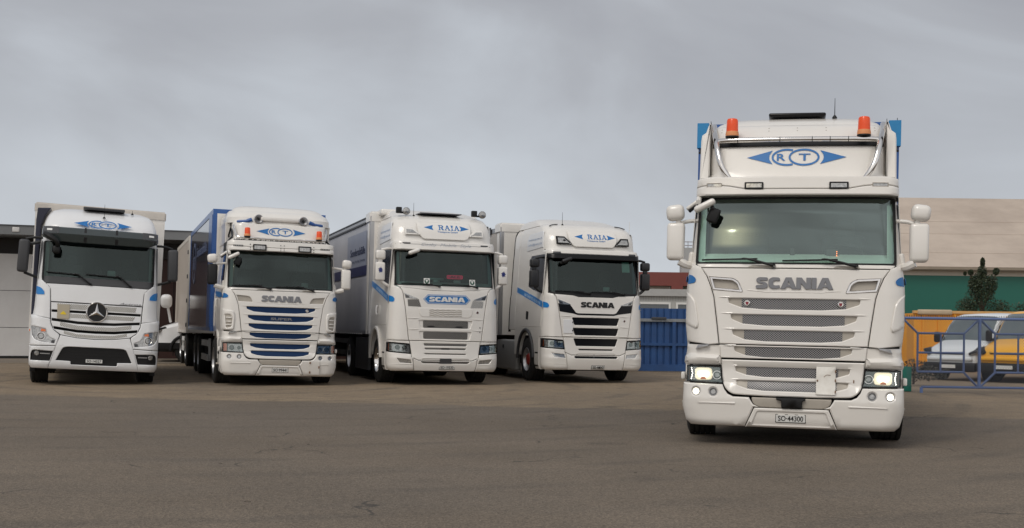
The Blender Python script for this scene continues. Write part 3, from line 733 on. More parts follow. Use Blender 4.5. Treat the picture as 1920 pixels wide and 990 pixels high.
        for x, z in ((.612, .49), (.612, .29), (.80, .40)): rbox(b, (x, M(x, z, .05).y, z), (.03, .012, .045), .004)
        build('rusty_hinge', b, mat('rusty steel', (.20, .12, .07), .7), fl)
    # cowl strip, screen, visor
    cw = rp('wiper_cowl', M, rnd(sym([(1.075, 2.003), (1.03, 1.962)]), .008, 2), m=W, parent=root, off=-.006, bev=.006, depth=.05)
    b = NB()
    for x in (-.36, .56): relief(b, M, rnd([(x - .15, 1.968), (x + .15, 1.968), (x + .09, 1.99), (x - .09, 1.99)], .02, 3), off=.0, bev=.003, depth=.006)
    build('cowl_recess', b, BEIGE, cw)
    wso = rnd(sym([(1.075, 2.762), (1.09, 2.002)]), .03, 3); wsi = rnd(sym([(1.043, 2.745), (1.062, 2.024)]), .035, 3)
    se = rp('windscreen_seal', M, wso, [wsi], m=BLACK, parent=root, off=-.020, bev=.004, depth=.03, gc=.02)
    b = NB(); relief(b, M, wsi, off=-.028, bev=0, depth=0, gc=.02); build('windscreen', b, GLASS if lead else GLASS2, root)
    b = NB(); relief(b, M, sym([(1.04, 2.76), (1.04, 2.695)]), off=-.034, bev=0, depth=.004, gc=.03); build('sunshade_band', b, BLACK, se)
    it = interior(root, sf, 2.0, 2.76, 1.075, dash=DASH if lead else mat('grey dashboard', (.10, .12, .12), .7), pill=DASH if lead else mat('grey pillar trim', (.30, .34, .32), .7), dz=.125 if lead else .06)
    if lead:
        b = NB(); rbox(b, (.40, .26, 2.13), (.15, .03, .13), .03); o = build('toll_box', b, DGREY, it)
        b = NB()
        for k in range(4): rbox(b, (.453, .243, 2.09 + k * .022), (.010, .006, .010), .002)
        build('indicator_lights', b, LEDO, o)
        b = NB(); rbox(b, (-.025, .26, 2.12), (.055, .03, .14), .015); build('phone_holder', b, DGREY, it)
    else:
        b = NB(); rbox(b, (.50, .28, 2.10), (.14, .03, .11), .02); build('toll_box', b, mat('pale device', (.25, .30, .29), .5), it)
    wiper(root, M, (-.225, 1.985), (-.50, 2.055), (-1.01, 2.045), (-.40, 2.060)); wiper(root, M, (.655, 1.985), (.36, 2.055), (-.13, 2.040), (.46, 2.058))
    # visor beam: lower lip and upper band that step forward of the screen
    sv = Surf([(2.77, .16), (2.98, .20)], [(2.77, 1.112), (2.98, 1.105)], r=.16, bow=.065)
    low = [(1.108, 2.775), (1.108, 2.872)] + ([(1.0, 2.884), (.84, 2.886), (.72, 2.874), (.58, 2.848), (.45, 2.842)] if lead else [(.6, 2.846)])
    vb = rp('visor_beam', sv.M, rnd(low + [(-x, z) for x, z in low[::-1]], [.02] + [0] * (2 * len(low) - 2) + [.02], 2), m=W, parent=root, off=.01, bev=.014, depth=.2, g=.08, gc=.03)
    up = [(1.105, 2.878)] + ([(1.0, 2.890), (.84, 2.892), (.72, 2.880), (.58, 2.854), (.45, 2.848)] if lead else [(.6, 2.852)])
    upp = [(1.095, 2.965), (.95, 2.985)] + up
    upp = [(.95, 2.985), (1.095, 2.968)] + up
    rp('visor_band', sv.M, upp + [(-x, z) for x, z in upp[::-1]], m=W, parent=vb, off=.0, bev=.010, depth=.2, g=.08, gc=.03)
    for s in (-1, 1):
        f = (lambda P: P) if s > 0 else mirp
        if lead:
            c = rp('roof_lamp', sv.M, f(rnd(rect(.355, 2.845, .562, 2.922), .01)), [f(rnd(rect(.371, 2.857, .546, 2.910), .006))], m=BLACK, parent=vb, off=.02, bev=.004, depth=.05)
            rp('lamp_lens', sv.M, f(rect(.369, 2.855, .548, 2.912)), m=LAMPG, parent=c, off=.012, bev=.006, depth=.01)
            c = rp('marker_lamp', sv.M, f(rnd(rect(.813, 2.868, .985, 2.916), .006)), [f(rect(.823, 2.876, .975, 2.908))], m=BEIGE, parent=vb, off=.012, bev=.003, depth=.05)
            rp('lamp_lens', sv.M, f(rect(.82, 2.873, .978, 2.911)), m=LAMPG, parent=c, off=.004, bev=.004, depth=.01)
        else:
            c = rp('roof_lamp', sv.M, f(rnd(rect(.33, 2.785, .60, 2.912), .012)), [f(rnd(rect(.348, 2.803, .582, 2.894), .01))], m=BLACK, parent=vb, off=.035, bev=.004, depth=.05)
            rp('lamp_lens', sv.M, f(rect(.346, 2.801, .584, 2.896)), m=LAMPG, parent=c, off=.022, bev=.010, depth=.02)
            c = rp('marker_lamp', sv.M, f(rect(.80, 2.855, .995, 2.885)), m=BLACK, parent=vb, off=.015, bev=.003, depth=.02)
            b = NB()
            for k in range(5): relief(b, sv.M, f(circ(.825 + .036 * k, 2.87, .008, 8)), off=.0165, bev=0, depth=.002)
            build('marker_leds', b, PLATE, c)
            b = NB()
            for x in (.655, .035):
                for z in (2.80, 2.84, 2.905): relief(b, sv.M, f(circ(x, z, .010, 8)), off=.013, bev=0, depth=.004)
            build('mounting_studs', b, BLACK, vb)
    # roof front
    rfp = rnd(sym([(.952, 3.362), (.962, 2.99)]), .02, 3)
    rf = rp('roof_front_panel', M, rfp, m=W, parent=root, off=-.03, bev=.02, depth=.05)
    wheel(root, -1.07, 1.41, .48, .31, STEEL, steer=R(2 if lead else 0)); wheel(root, 1.07, 1.41, .48, .31, STEEL, steer=R(2 if lead else 0))
    chassis(root, 9.5, (1.41,))
    for s in (-1, 1):                                   # side glazing, door seams
        Ms = sf.Mr if s > 0 else sf.Ml
        w_ = rp('side_window', Ms, rnd([(.48, 2.70), (1.12, 2.74), (1.22, 2.20), (.98, 2.08), (.42, 2.02)], .05, 3), m=SIDEGL, parent=root, off=.004, bev=.004, depth=.01, flip=s < 0)
        d_ = rp('door', Ms, rnd([(.36, 2.78), (1.32, 2.80), (1.36, 1.1), (.42, 1.1)], .04, 3), [rnd([(.44, 2.73), (1.16, 2.77), (1.26, 2.18), (.99, 2.05), (.40, 1.99)], .05, 3)], m=W, parent=root, off=.006, bev=.006, depth=.006, flip=s < 0)
        b = NB(); tube(b, [Ms(1.26, 1.78, .02), Ms(1.24, 1.76, .045), Ms(1.24, 1.62, .045), Ms(1.26, 1.60, .02)], .014, 6, 2); build('door_handle', b, W, d_)
        rp('blue_stripe', Ms, rnd([(.30, 1.80), (.30, 1.86), (.6, 1.905), (1.9, 1.96), (1.9, 1.86), (.9, 1.80)], [.03, .03, .05, 0, 0, .05], 3), m=DECAL, parent=d_, off=.014, bev=0, depth=.002, flip=s < 0)
        b = NB(); tube(b, [Ms(1.75, 1.9, .03), Ms(1.75, 1.2, .03)], .016, 6); build('grab_rail', b, W, root)
    return sf, rf, W, vb
def cargo_box(root, y0, y1, z0, z1, w, side, frame, roofm, front=None, name='cargo_box', fr=.09, cap=None, band=0, bandm=None):
    b = NB(); box(b, -w + .01, w - .01, y0 + .01, y1 - .01, z0, z1 - .01); o = build(name, b, side, root, smooth=False)
    b = NB()
    for s in (-1, 1):
        for y in (y0, y1 - fr): box(b, s * w - (.03 if s > 0 else -.0), s * w + (.0 if s > 0 else .03), y, y + fr, z0, z1)
        box(b, s * w - (.02 if s > 0 else 0), s * w + (0 if s > 0 else .02), y0 + fr, y1 - fr, z1 - .12, z1); box(b, s * w - (.02 if s > 0 else 0), s * w + (0 if s > 0 else .02), y0 + fr, y1 - fr, z0, z0 + .08)
    box(b, -w + .03, w - .03, y0, y0 + .03, z1 - .1, z1 + .0)
    for s in (-1, 1): box(b, s * (w - .06) - .03, s * (w - .06) + .03, y0 - .004, y0 + .02, z0, z1 - .1)
    build('frame_profiles', b, frame, o, smooth=False)
    if front:
        b = NB(); box(b, -w + .09, w - .09, y0 - .006, y0 + .02, z0 + .01, z1 - .1); build('front_wall', b, front, o, smooth=False)
    return o

# ------------------------------------------------------------------ ground
def wv_in(c, t, L):
    n = t.nodes.new('ShaderNodeTexNoise'); n.inputs['Scale'].default_value = 2.5; n.inputs['Detail'].default_value = 4; L.new(c.outputs['Object'], n.inputs['Vector'])
    x = t.nodes.new('ShaderNodeMixRGB'); x.blend_type = 'ADD'; x.inputs[0].default_value = .5; L.new(c.outputs['Object'], x.inputs[1]); L.new(n.outputs['Color'], x.inputs[2]); return x.outputs[0]
def ground_mat():
    m = bpy.data.materials.new('worn asphalt'); m.use_nodes = True; t = m.node_tree; p = t.nodes['Principled BSDF']
    L = t.links; c = t.nodes.new('ShaderNodeTexCoord')
    def noise(s, d=4, r=.6, dist=0, vec=None):
        n = t.nodes.new('ShaderNodeTexNoise'); n.inputs['Scale'].default_value = s; n.inputs['Detail'].default_value = d; n.inputs['Roughness'].default_value = r; n.inputs['Distortion'].default_value = dist
        L.new(vec or c.outputs['Object'], n.inputs['Vector']); return n.outputs['Fac']
    def ramp(f, a, b, ca, cb):
        r = t.nodes.new('ShaderNodeValToRGB'); e = r.color_ramp.elements; e[0].position = a; e[1].position = b; e[0].color = (*ca, 1); e[1].color = (*cb, 1); L.new(f, r.inputs[0]); return r.outputs[0]
    def mix(f, a, b, mode='MIX'):
        x = t.nodes.new('ShaderNodeMixRGB'); x.blend_type = mode
        for i, v in enumerate((f, a, b)):
            if isinstance(v, (int, float)): x.inputs[i].default_value = v
            elif isinstance(v, tuple): x.inputs[i].default_value = (*v, 1)
            else: L.new(v, x.inputs[i])
        return x.outputs[0]
    s = t.nodes.new('ShaderNodeSeparateXYZ'); L.new(c.outputs['Object'], s.inputs[0])
    # newer smooth asphalt in front, coarse worn surface in the rear, meeting on a ragged joint
    edge = math_('ADD', math_('MULTIPLY', s.outputs[0], .17, tree=t), s.outputs[1], tree=t)
    wob = math_('MULTIPLY', math_('SUBTRACT', noise(.55, 5, .7), .5, tree=t), 1.6, tree=t)
    fine = math_('MULTIPLY', math_('SUBTRACT', noise(9, 3, .7), .5, tree=t), .5, tree=t)
    e2 = math_('ADD', math_('ADD', edge, wob, tree=t), fine, tree=t)
    zone = t.nodes.new('ShaderNodeMapRange'); zone.inputs['From Min'].default_value = 19.35; zone.inputs['From Max'].default_value = 19.65; L.new(e2, zone.inputs['Value'])
    big = noise(.35, 5, .6); mid = noise(2.2, 5, .65); st = t.nodes.new('ShaderNodeMapping'); st.inputs['Scale'].default_value = (.25, 1.6, 1); L.new(c.outputs['Object'], st.inputs[0])
    streak = noise(.9, 4, .6, .4, st.outputs[0])
    near = ramp(big, .35, .68, (.142, .116, .090), (.182, .150, .118))
    near = mix(ramp(streak, .45, .7, (0, 0, 0), (.4, .4, .4)), near, (.128, .110, .092))
    far = ramp(mid, .35, .7, (.215, .166, .115), (.275, .216, .153))
    far = mix(ramp(big, .4, .65, (0, 0, 0), (.5, .5, .5)), far, (.185, .148, .110))
    base = mix(zone.outputs[0], near, far)
    # darker oily band where lorries stand and light worn wheel lanes
    lane = noise(.12, 3, .5, 1.0)
    base = mix(ramp(lane, .52, .66, (0, 0, 0), (.35, .35, .35)), base, (.125, .110, .096))
    wt = t.nodes.new('ShaderNodeTexWave'); wt.wave_type = 'RINGS'; wt.rings_direction = 'Z'; wt.inputs['Scale'].default_value = .26; wt.inputs['Distortion'].default_value = 1.2; wt.inputs['Detail'].default_value = 2; wt.inputs['Detail Scale'].default_value = .5
    wm = t.nodes.new('ShaderNodeMapping'); wm.inputs['Location'].default_value = (6.5, -26, 0); L.new(c.outputs['Object'], wm.inputs[0]); L.new(wm.outputs[0], wt.inputs['Vector'])
    trk = math_('MULTIPLY', ramp(wt.outputs['Fac'], .80, .97, (0, 0, 0), (1, 1, 1)), ramp(noise(.5, 4, .6), .42, .62, (0, 0, 0), (.42, .42, .42)), tree=t)
    base = mix(trk, base, (.088, .078, .068))
    spot = t.nodes.new('ShaderNodeTexVoronoi'); spot.inputs['Scale'].default_value = .55; spot.inputs['Randomness'].default_value = 1; L.new(wv_in(c, t, L), spot.inputs['Vector'])
    base = mix(math_('MULTIPLY', ramp(spot.outputs['Distance'], .05, .17, (1, 1, 1), (0, 0, 0)), .45, tree=t), base, (.070, .062, .055))
    v = t.nodes.new('ShaderNodeTexVoronoi'); v.inputs['Scale'].default_value = 80; L.new(c.outputs['Object'], v.inputs['Vector'])
    chip = ramp(v.outputs['Color'], .1, .95, (.42, .42, .42), (1.75, 1.7, 1.6))
    ga = mix(.62, (1., 1., 1.), chip)
    base = mix(1.0, base, ga, 'MULTIPLY')
    v3 = t.nodes.new('ShaderNodeTexVoronoi'); v3.inputs['Scale'].default_value = 22; L.new(c.outputs['Object'], v3.inputs['Vector'])
    spark = ramp(v3.outputs['Distance'], .06, .11, (1, 1, 1), (0, 0, 0)); base = mix(math_('MULTIPLY', spark, .7, tree=t), base, (.42, .37, .30))
    v2 = t.nodes.new('ShaderNodeTexVoronoi'); v2.feature = 'DISTANCE_TO_EDGE'; v2.inputs['Scale'].default_value = .42
    wv = t.nodes.new('ShaderNodeMixRGB'); wv.blend_type = 'ADD'; wv.inputs[0].default_value = .35
    nn = t.nodes.new('ShaderNodeTexNoise'); nn.inputs['Scale'].default_value = 3; L.new(c.outputs['Object'], nn.inputs['Vector']); L.new(c.outputs['Object'], wv.inputs[1]); L.new(nn.outputs['Color'], wv.inputs[2]); L.new(wv.outputs[0], v2.inputs['Vector'])
    crk = ramp(v2.outputs['Distance'], .002, .007, (1, 1, 1), (0, 0, 0))
    msk = ramp(noise(.8, 2), .52, .60, (0, 0, 0), (.9, .9, .9))
    base = mix(math_('MULTIPLY', crk, msk, tree=t), base, (.05, .045, .04))
    L.new(base, p.inputs['Base Color']); p.inputs['Roughness'].default_value = .82; p.inputs['Specular IOR Level'].default_value = .3
    b = t.nodes.new('ShaderNodeBump'); b.inputs['Strength'].default_value = .7; b.inputs['Distance'].default_value = .008
    L.new(math_('ADD', v.outputs['Distance'], math_('MULTIPLY', noise(160, 2), .6, tree=t), tree=t), b.inputs['Height'])
    L.new(b.outputs[0], p.inputs['Normal']); return m
def sstep(a, b, x):
    t = min(1, max(0, (x - a) / (b - a))); return t * t * (3 - 2 * t)
def gz(x, y):
    """the yard falls gently away behind the gate"""
    return -.16 * sstep(5, 10, x) * sstep(27.5, 37, y)
b = NB()
xs = [-1500, -400, -120, -60, -30] + [-20 + 2 * k for k in range(36)] + [80, 160, 500, 1500]
ys = [-300, -60, -10] + [2 * k for k in range(40)] + [100, 160, 400, 1500]
G = [[b.verts.new((x, y, gz(x, y))) for x in xs] for y in ys]
for A, B in zip(G, G[1:]):
    for k in range(len(xs) - 1): b.faces.new((A[k], A[k + 1], B[k + 1], B[k]))
build('ground', b, ground_mat(), kind='structure', roll=False)

# ------------------------------------------------------------------ lead truck
def lead_truck():
    ROLL[0] = R(.528)
    root = thing('box_truck', 'large white high-cab truck in front on the right with lit headlights and two amber beacons', 'truck', (3.058, 13.322, 0), R(-13.003))
    sf, rf, W, vb = old_cab(root, 'lead'); M = sf.M
    rt_logo(rf, lambda x, z, n: M(x, z, n - .03), -.005, 3.232, .547, .100)
    # dark recess over the panel, light bar, uprights
    b = NB(); relief(b, M, sym([(.955, 3.43), (.955, 3.368)]), off=-.035, bev=0, depth=.0); build('roof_recess', b, BLACK, root)
    b = NB(); relief(b, M, rnd(sym([(.955, 3.66), (.965, 3.45)]), .03, 3), off=-.02, bev=.02, depth=.04)
    ub = build('roof_top_panel', b, W, root)
    b = NB()
    for x in (-.32, 0, .32, -.86, .86):
        for z in (3.57, 3.61): relief(b, M, circ(x, z, .007, 8), off=-.018, bev=0, depth=.002)
    build('filler_caps', b, BEIGE, ub)
    b = NB(); yb = sf.F(0, 3.43) - .06
    tube(b, [(x, M(x, 3.43, .075).y, 3.433) for x in [-.88 + .11 * k for k in range(17)]], .030, 12)
    bar = build('light_bar', b, CHROME, root)
    b = NB()
    for x in (-.66, -.19, .165, .36, .56): 
        lathe(b, [(.0315, -.004), (.0315, .004)], (x, M(x, 3.43, .075).y, 3.433), 'x', 14)
    build('bar_joints', b, CORE, bar)
    for s in (-1, 1):
        b = NB(); f = lambda x, z, n: M(s * x, z, n)
        tube(b, [f(.735, 2.975, .02), f(.775, 3.03, .055), f(.835, 3.14, .09), f(.875, 3.28, .10), f(.905, 3.42, .10), f(.940, 3.56, .12), f(.962, 3.67, .12), f(.968, 3.69, .08)], .033, 12, 5)
        build('bar_upright', b, CHROME, root)
        beacon(root, s * .727, M(.72, 3.46, .075).y, 3.478, 1.0)
        # side air deflector
        b = NB(); P = [(s * x, z) for x, z in [(.972, 2.99), (1.088, 2.99), (1.088, 3.46), (1.080, 3.525), (1.055, 3.545), (1.035, 3.56), (1.01, 3.64), (.99, 3.675), (.978, 3.68)]]
        prism(b, P, .52, 2.35, .018, slope=.28); q = build('air_deflector', b, W, root)
        b = NB(); box(b, s * .970 - .002, s * .970 + .002, .50, .54, 3.0, 3.66); build('deflector_seal', b, BLACK, q)
        b = NB(); rbox(b, (s * 1.10, .9, 3.37), (.035, .05, .05), .01); rbox(b, (s * 1.115, .9, 3.355), (.04, .03, .02), .006); build('deflector_clip', b, BLACK, q)
    b = NB(); rbox(b, (-.005, 1.55, 3.835), (.66, .8, .045), .02); build('roof_hatch', b, BLACKG, root)
    antenna(root, .425, 1.2, 3.79, .24)
    b = NB(); tube(b, [(1.24, 2.6, 3.9), (1.24, 2.6, 4.02)], .004, 4); build('antenna', b, BLACK, root)
    mirrors_old(root)
    cb = cargo_box(root, 2.5, 10.2, 1.0, 3.955, 1.262, mat('blue curtain side', (.02, .16, .40), .4, coat=.2, noise=.3, nscale=3), BLUE, PLATE, front=mat('box front blue', (.022, .17, .42), .4))
    b = NB()
    for s in (-1, 1): box(b, s * 1.13 - (.0 if s > 0 else .148), s * 1.13 + (.148 if s > 0 else 0), 2.44, 2.56, 3.64, 3.965)
    build('tarpaulin_hood', b, mat('bright blue tarpaulin', (.02, .22, .48), .55, noise=.3, nscale=6), cb)
    wheel(root, -1.02, 6.8, .5, .3); wheel(root, 1.02, 6.8, .5, .3); wheel(root, -1.02, 8.1, .5, .3); wheel(root, 1.02, 8.1, .5, .3)
lead_truck()

# ------------------------------------------------------------------ parked truck with navy grille and drawbar trailer
def place(x, y, yaw, dx=0):
    a = R(yaw); return (x + dx * math.cos(a), y + dx * math.sin(a), 0), a
def navy_truck():
    ROLL[0] = R(1.046)
    loc, a = place(-4.79, 25.169, 18.316)
    root = thing('box_truck', 'white truck with navy blue grille slats, two round roof horns and a blue box body', 'truck', loc, a)
    sf, rf, W, vb = old_cab(root, 'navy'); M = sf.M
    rt_logo(rf, lambda x, z, n: M(x, z, n - .03), .0, 3.205, .51, .088)
    # bulky roof spoiler overhanging the sign panel
    cs = Surf([(3.30, .62), (3.38, .55), (3.50, .58), (3.60, .70), (3.67, .90), (3.71, 1.15)], [(3.30, 1.07), (3.38, 1.08), (3.5, 1.09), (3.60, 1.06), (3.67, 1.0), (3.71, .88)], r=.35, bow=.10)
    b = NB(); shell(b, cs, [3.38, 3.44, 3.50, 3.56, 3.60, 3.64, 3.67, 3.69, 3.71], 2.35); sp = build('roof_spoiler', b, W, root)
    b = NB()
    for s in (-1, 1): relief(b, cs.Mr if s > 0 else cs.Ml, [(.95, 3.40), (2.35, 3.40), (2.35, 2.95), (1.0, 2.95)], off=.03, bev=.012, depth=.10, flip=s < 0)
    build('spoiler_side', b, W, sp)
    b = NB(); rbox(b, (-.02, cs.F(0, 3.5) - .03, 3.475), (.80, .10, .10), .03); q = build('horn_beam', b, W, sp)
    b = NB()
    for s in (-1, 1): tube(b, [cs.M(s * .60, 3.45, .03), cs.M(s * .72, 3.41, .02), cs.M(s * .90, 3.40, .02)], [.04, .03, .02], 8, 3)
    build('blue_bracket', b, BLUE, q)
    for s in (-1, 1):
        c = cs.M(s * .468, 3.465, .02)
        b = NB(); lathe(b, [(.03, .22), (.04, .05), (.088, .0), (.098, -.06), (.085, -.065), (.05, -.03), (.025, .0), (.001, .0)], c, 'y', 24); h = build('air_horn', b, STEEL, sp)
        b = NB(); lathe(b, [(.03, -.035), (.001, -.04)], c, 'y', 12); build('horn_throat', b, BLACK, h)
    b = NB()
    tube(b, [M(-.965, 3.31, .02), M(-.955, 3.22, .08), M(-.925, 3.10, .10), M(-.85, 3.052, .10), M(-.4, 3.038, .10), M(0, 3.035, .10), M(.4, 3.038, .10), M(.85, 3.05, .10), M(.925, 3.10, .10), M(.955, 3.22, .08), M(.965, 3.31, .02)], .022, 10, 4)
    br = build('light_bar', b, CHROME, root)
    beacon(root, -.71, M(.7, 3.06, .10).y, 3.075, .88); beacon(root, .78, M(.78, 3.06, .10).y, 3.075, .88)
    b = NB(); relief(b, M, sym([(.96, 3.03), (.97, 2.985)]), off=-.03, bev=0, depth=0); build('panel_shadow_gap', b, BLACK, root)
    for s in (-1, 1):
        Ms = sf.Mr if s > 0 else sf.Ml
        rp('upper_side_window', Ms, rnd([(.62, 3.20), (.75, 3.26), (1.25, 2.92), (1.20, 2.86), (.62, 2.96)], .03, 2), m=SIDEGL, parent=root, off=.02, bev=.004, depth=.02, flip=s < 0)
    b = NB(); tube(b, [sf.Ml(.72, 3.26, .03), sf.Ml(.9, 3.12, .05), sf.Ml(.86, 3.08, .05)], .018, 6); build('roof_clip', b, BLACK, root)
    mirrors_old(root, BLACK, WHITE, dx=.06, yy=.36)
    side = mat('dark blue glossy side sheet', (.05, .055, .095), .14, coat=.5, noise=.6, nscale=.8, ncol=(.15, .13, .14))
    cb = cargo_box(root, 2.41, 10.2, 1.08, 3.80, 1.25, side, BLUE, BLUE, front=WHITE3)
    b = NB()
    for s in (-1, 1): box(b, s * 1.25 - (.012 if s < 0 else 0), s * 1.25 + (.012 if s > 0 else 0), 2.50, 3.4, 1.16, 3.68)
    build('blue_front_band', b, BLUE, cb, smooth=False)
    b = NB(); Ml = lambda y, z, n: Vector((-1.25 - n, y, z)); relief(b, Ml, circ(8.3, 2.85, .55, 30), [circ(8.3, 2.85, .45, 30)], off=.006, bev=0, depth=.002, flip=True)
    text(b, 'RT', Ml, 8.6, 2.68, 8.0, 3.02, off=.006); text(b, 'Sonderabfälle', Ml, 7.4, 2.95, 4.0, 3.2, off=.006, bold=.01); build('side_lettering', b, mat('faint blue print', (.10, .13, .24), .4), cb, smooth=False)
    b = NB()
    for y0, y1 in ((3.6, 5.6),):
        for z in (.38, .72): box(b, -1.19, -1.14, y0, y1, z, z + .14)
        box(b, -1.17, -1.12, y0, y0 + .06, .38, .9)
    build('underrun_guard', b, LGREY, root, smooth=False)
    for y in (6.6, 7.95): wheel(root, -1.02, y, .5, .34, STEEL); wheel(root, 1.02, y, .5, .34, STEEL)
    b = NB(); tube(b, [(1.24, 2.0, .18), (1.26, 1.95, .35), (1.25, 2.05, .62), (1.2, 2.1, .75)], .05, 8, 4); build('exhaust_pipe', b, CHROME, root)
    b = NB(); box(b, 1.17, 1.20, 3.3, 3.36, 3.2, 3.8); build('box_edge_post', b, BLUE, cb)
    # white trailer behind
    t = thing('drawbar_trailer', 'cream white box trailer standing behind the blue box body of the navy-grilled truck', 'trailer', loc, a)
    cargo_box(t, 10.95, 17.3, .97, 3.78, 1.25, mat('cream trailer side', (.56, .50, .44), .4, noise=.35, nscale=1.5), mat('cream trailer frame', (.66, .62, .56), .4), WHITE, front=WHITE3, name='trailer_body')
    b = NB()
    for z in (1.2, 1.9, 2.6, 3.3): rbox(b, (-1.265, 10.99, z), (.03, .06, .12), .01)
    build('hinge', b, DGREY, t)
    for y in (12.0, 14.6, 15.9): wheel(t, -1.02, y, .48, .34, STEEL); wheel(t, 1.02, y, .48, .34, STEEL)
    b = NB()
    for z in (.42, .72): box(b, -1.20, -1.15, 12.7, 13.9, z, z + .13)
    for y in (12.7, 13.84): box(b, -1.19, -1.14, y, y + .06, .42, .85)
    build('underrun_guard', b, PLATE, t, smooth=False)
    b = NB(); box(b, -.5, .5, 11.2, 17.2, .62, .97); box(b, -.08, .08, 9.6, 11.2, .55, .65); build('chassis', b, CORE, t)
navy_truck()

# ------------------------------------------------------------------ the two newer cabs
def mirrors_new(root, m, emblem, dz=0.0, y=.50, x=1.385):
    for s in (-1, 1):
        b = NB(); rbox(b, (s * x, y, 2.43 + dz), (.215, .17, .40), .04); o = build('wing_mirror', b, m, root)
        b = NB(); rbox(b, (s * x, y + .09, 2.43 + dz), (.18, .01, .36), .004); build('mirror_glass', b, CHROME, o)
        b = NB(); rbox(b, (s * (x - .005), y, 2.79 + dz), (.215, .17, .20), .045); build('wide_angle_mirror', b, m, o)
        b = NB(); rbox(b, (s * x, y, 2.66 + dz), (.10, .09, .12), .02)
        tube(b, [(s * (x - .02), y - .02, 2.90 + dz), (s * 1.24, y - .03, 2.93 + dz), (s * 1.15, y + .02, 2.93 + dz)], .028, 8, 3)
        tube(b, [(s * (x - .02), y, 2.24 + dz), (s * 1.26, y - .02, 2.16 + dz), (s * 1.17, y, 2.12 + dz)], .035, 8, 3)
        build('mirror_arm', b, m, o)
        if emblem:
            b = NB(); q = lambda u, v, n: Vector((s * x + u, y - .085 - n, 2.46 + dz + v))
            P = []
            for k in range(18):
                t = 2 * math.pi * k / 18; r = (.060, .032, .048, .036)[k % 4]; P.append((r * math.cos(t), r * 1.3 * math.sin(t)))
            relief(b, q, P, off=.004, bev=0, depth=.004); build('griffin_emblem', b, mat('dark blue emblem', (.02, .03, .16), .4), o)
    b = NB(); rbox(b, (-.72, .12, 2.868 + dz), (.26, .13, .085), .04, rot=(0, R(-20), 0)); o = build('front_view_mirror', b, m, root)
    b = NB(); rbox(b, (-.77, .17, 2.815 + dz), (.20, .06, .07), .025, rot=(0, R(-16), 0)); build('mirror_back', b, BLACK, o)
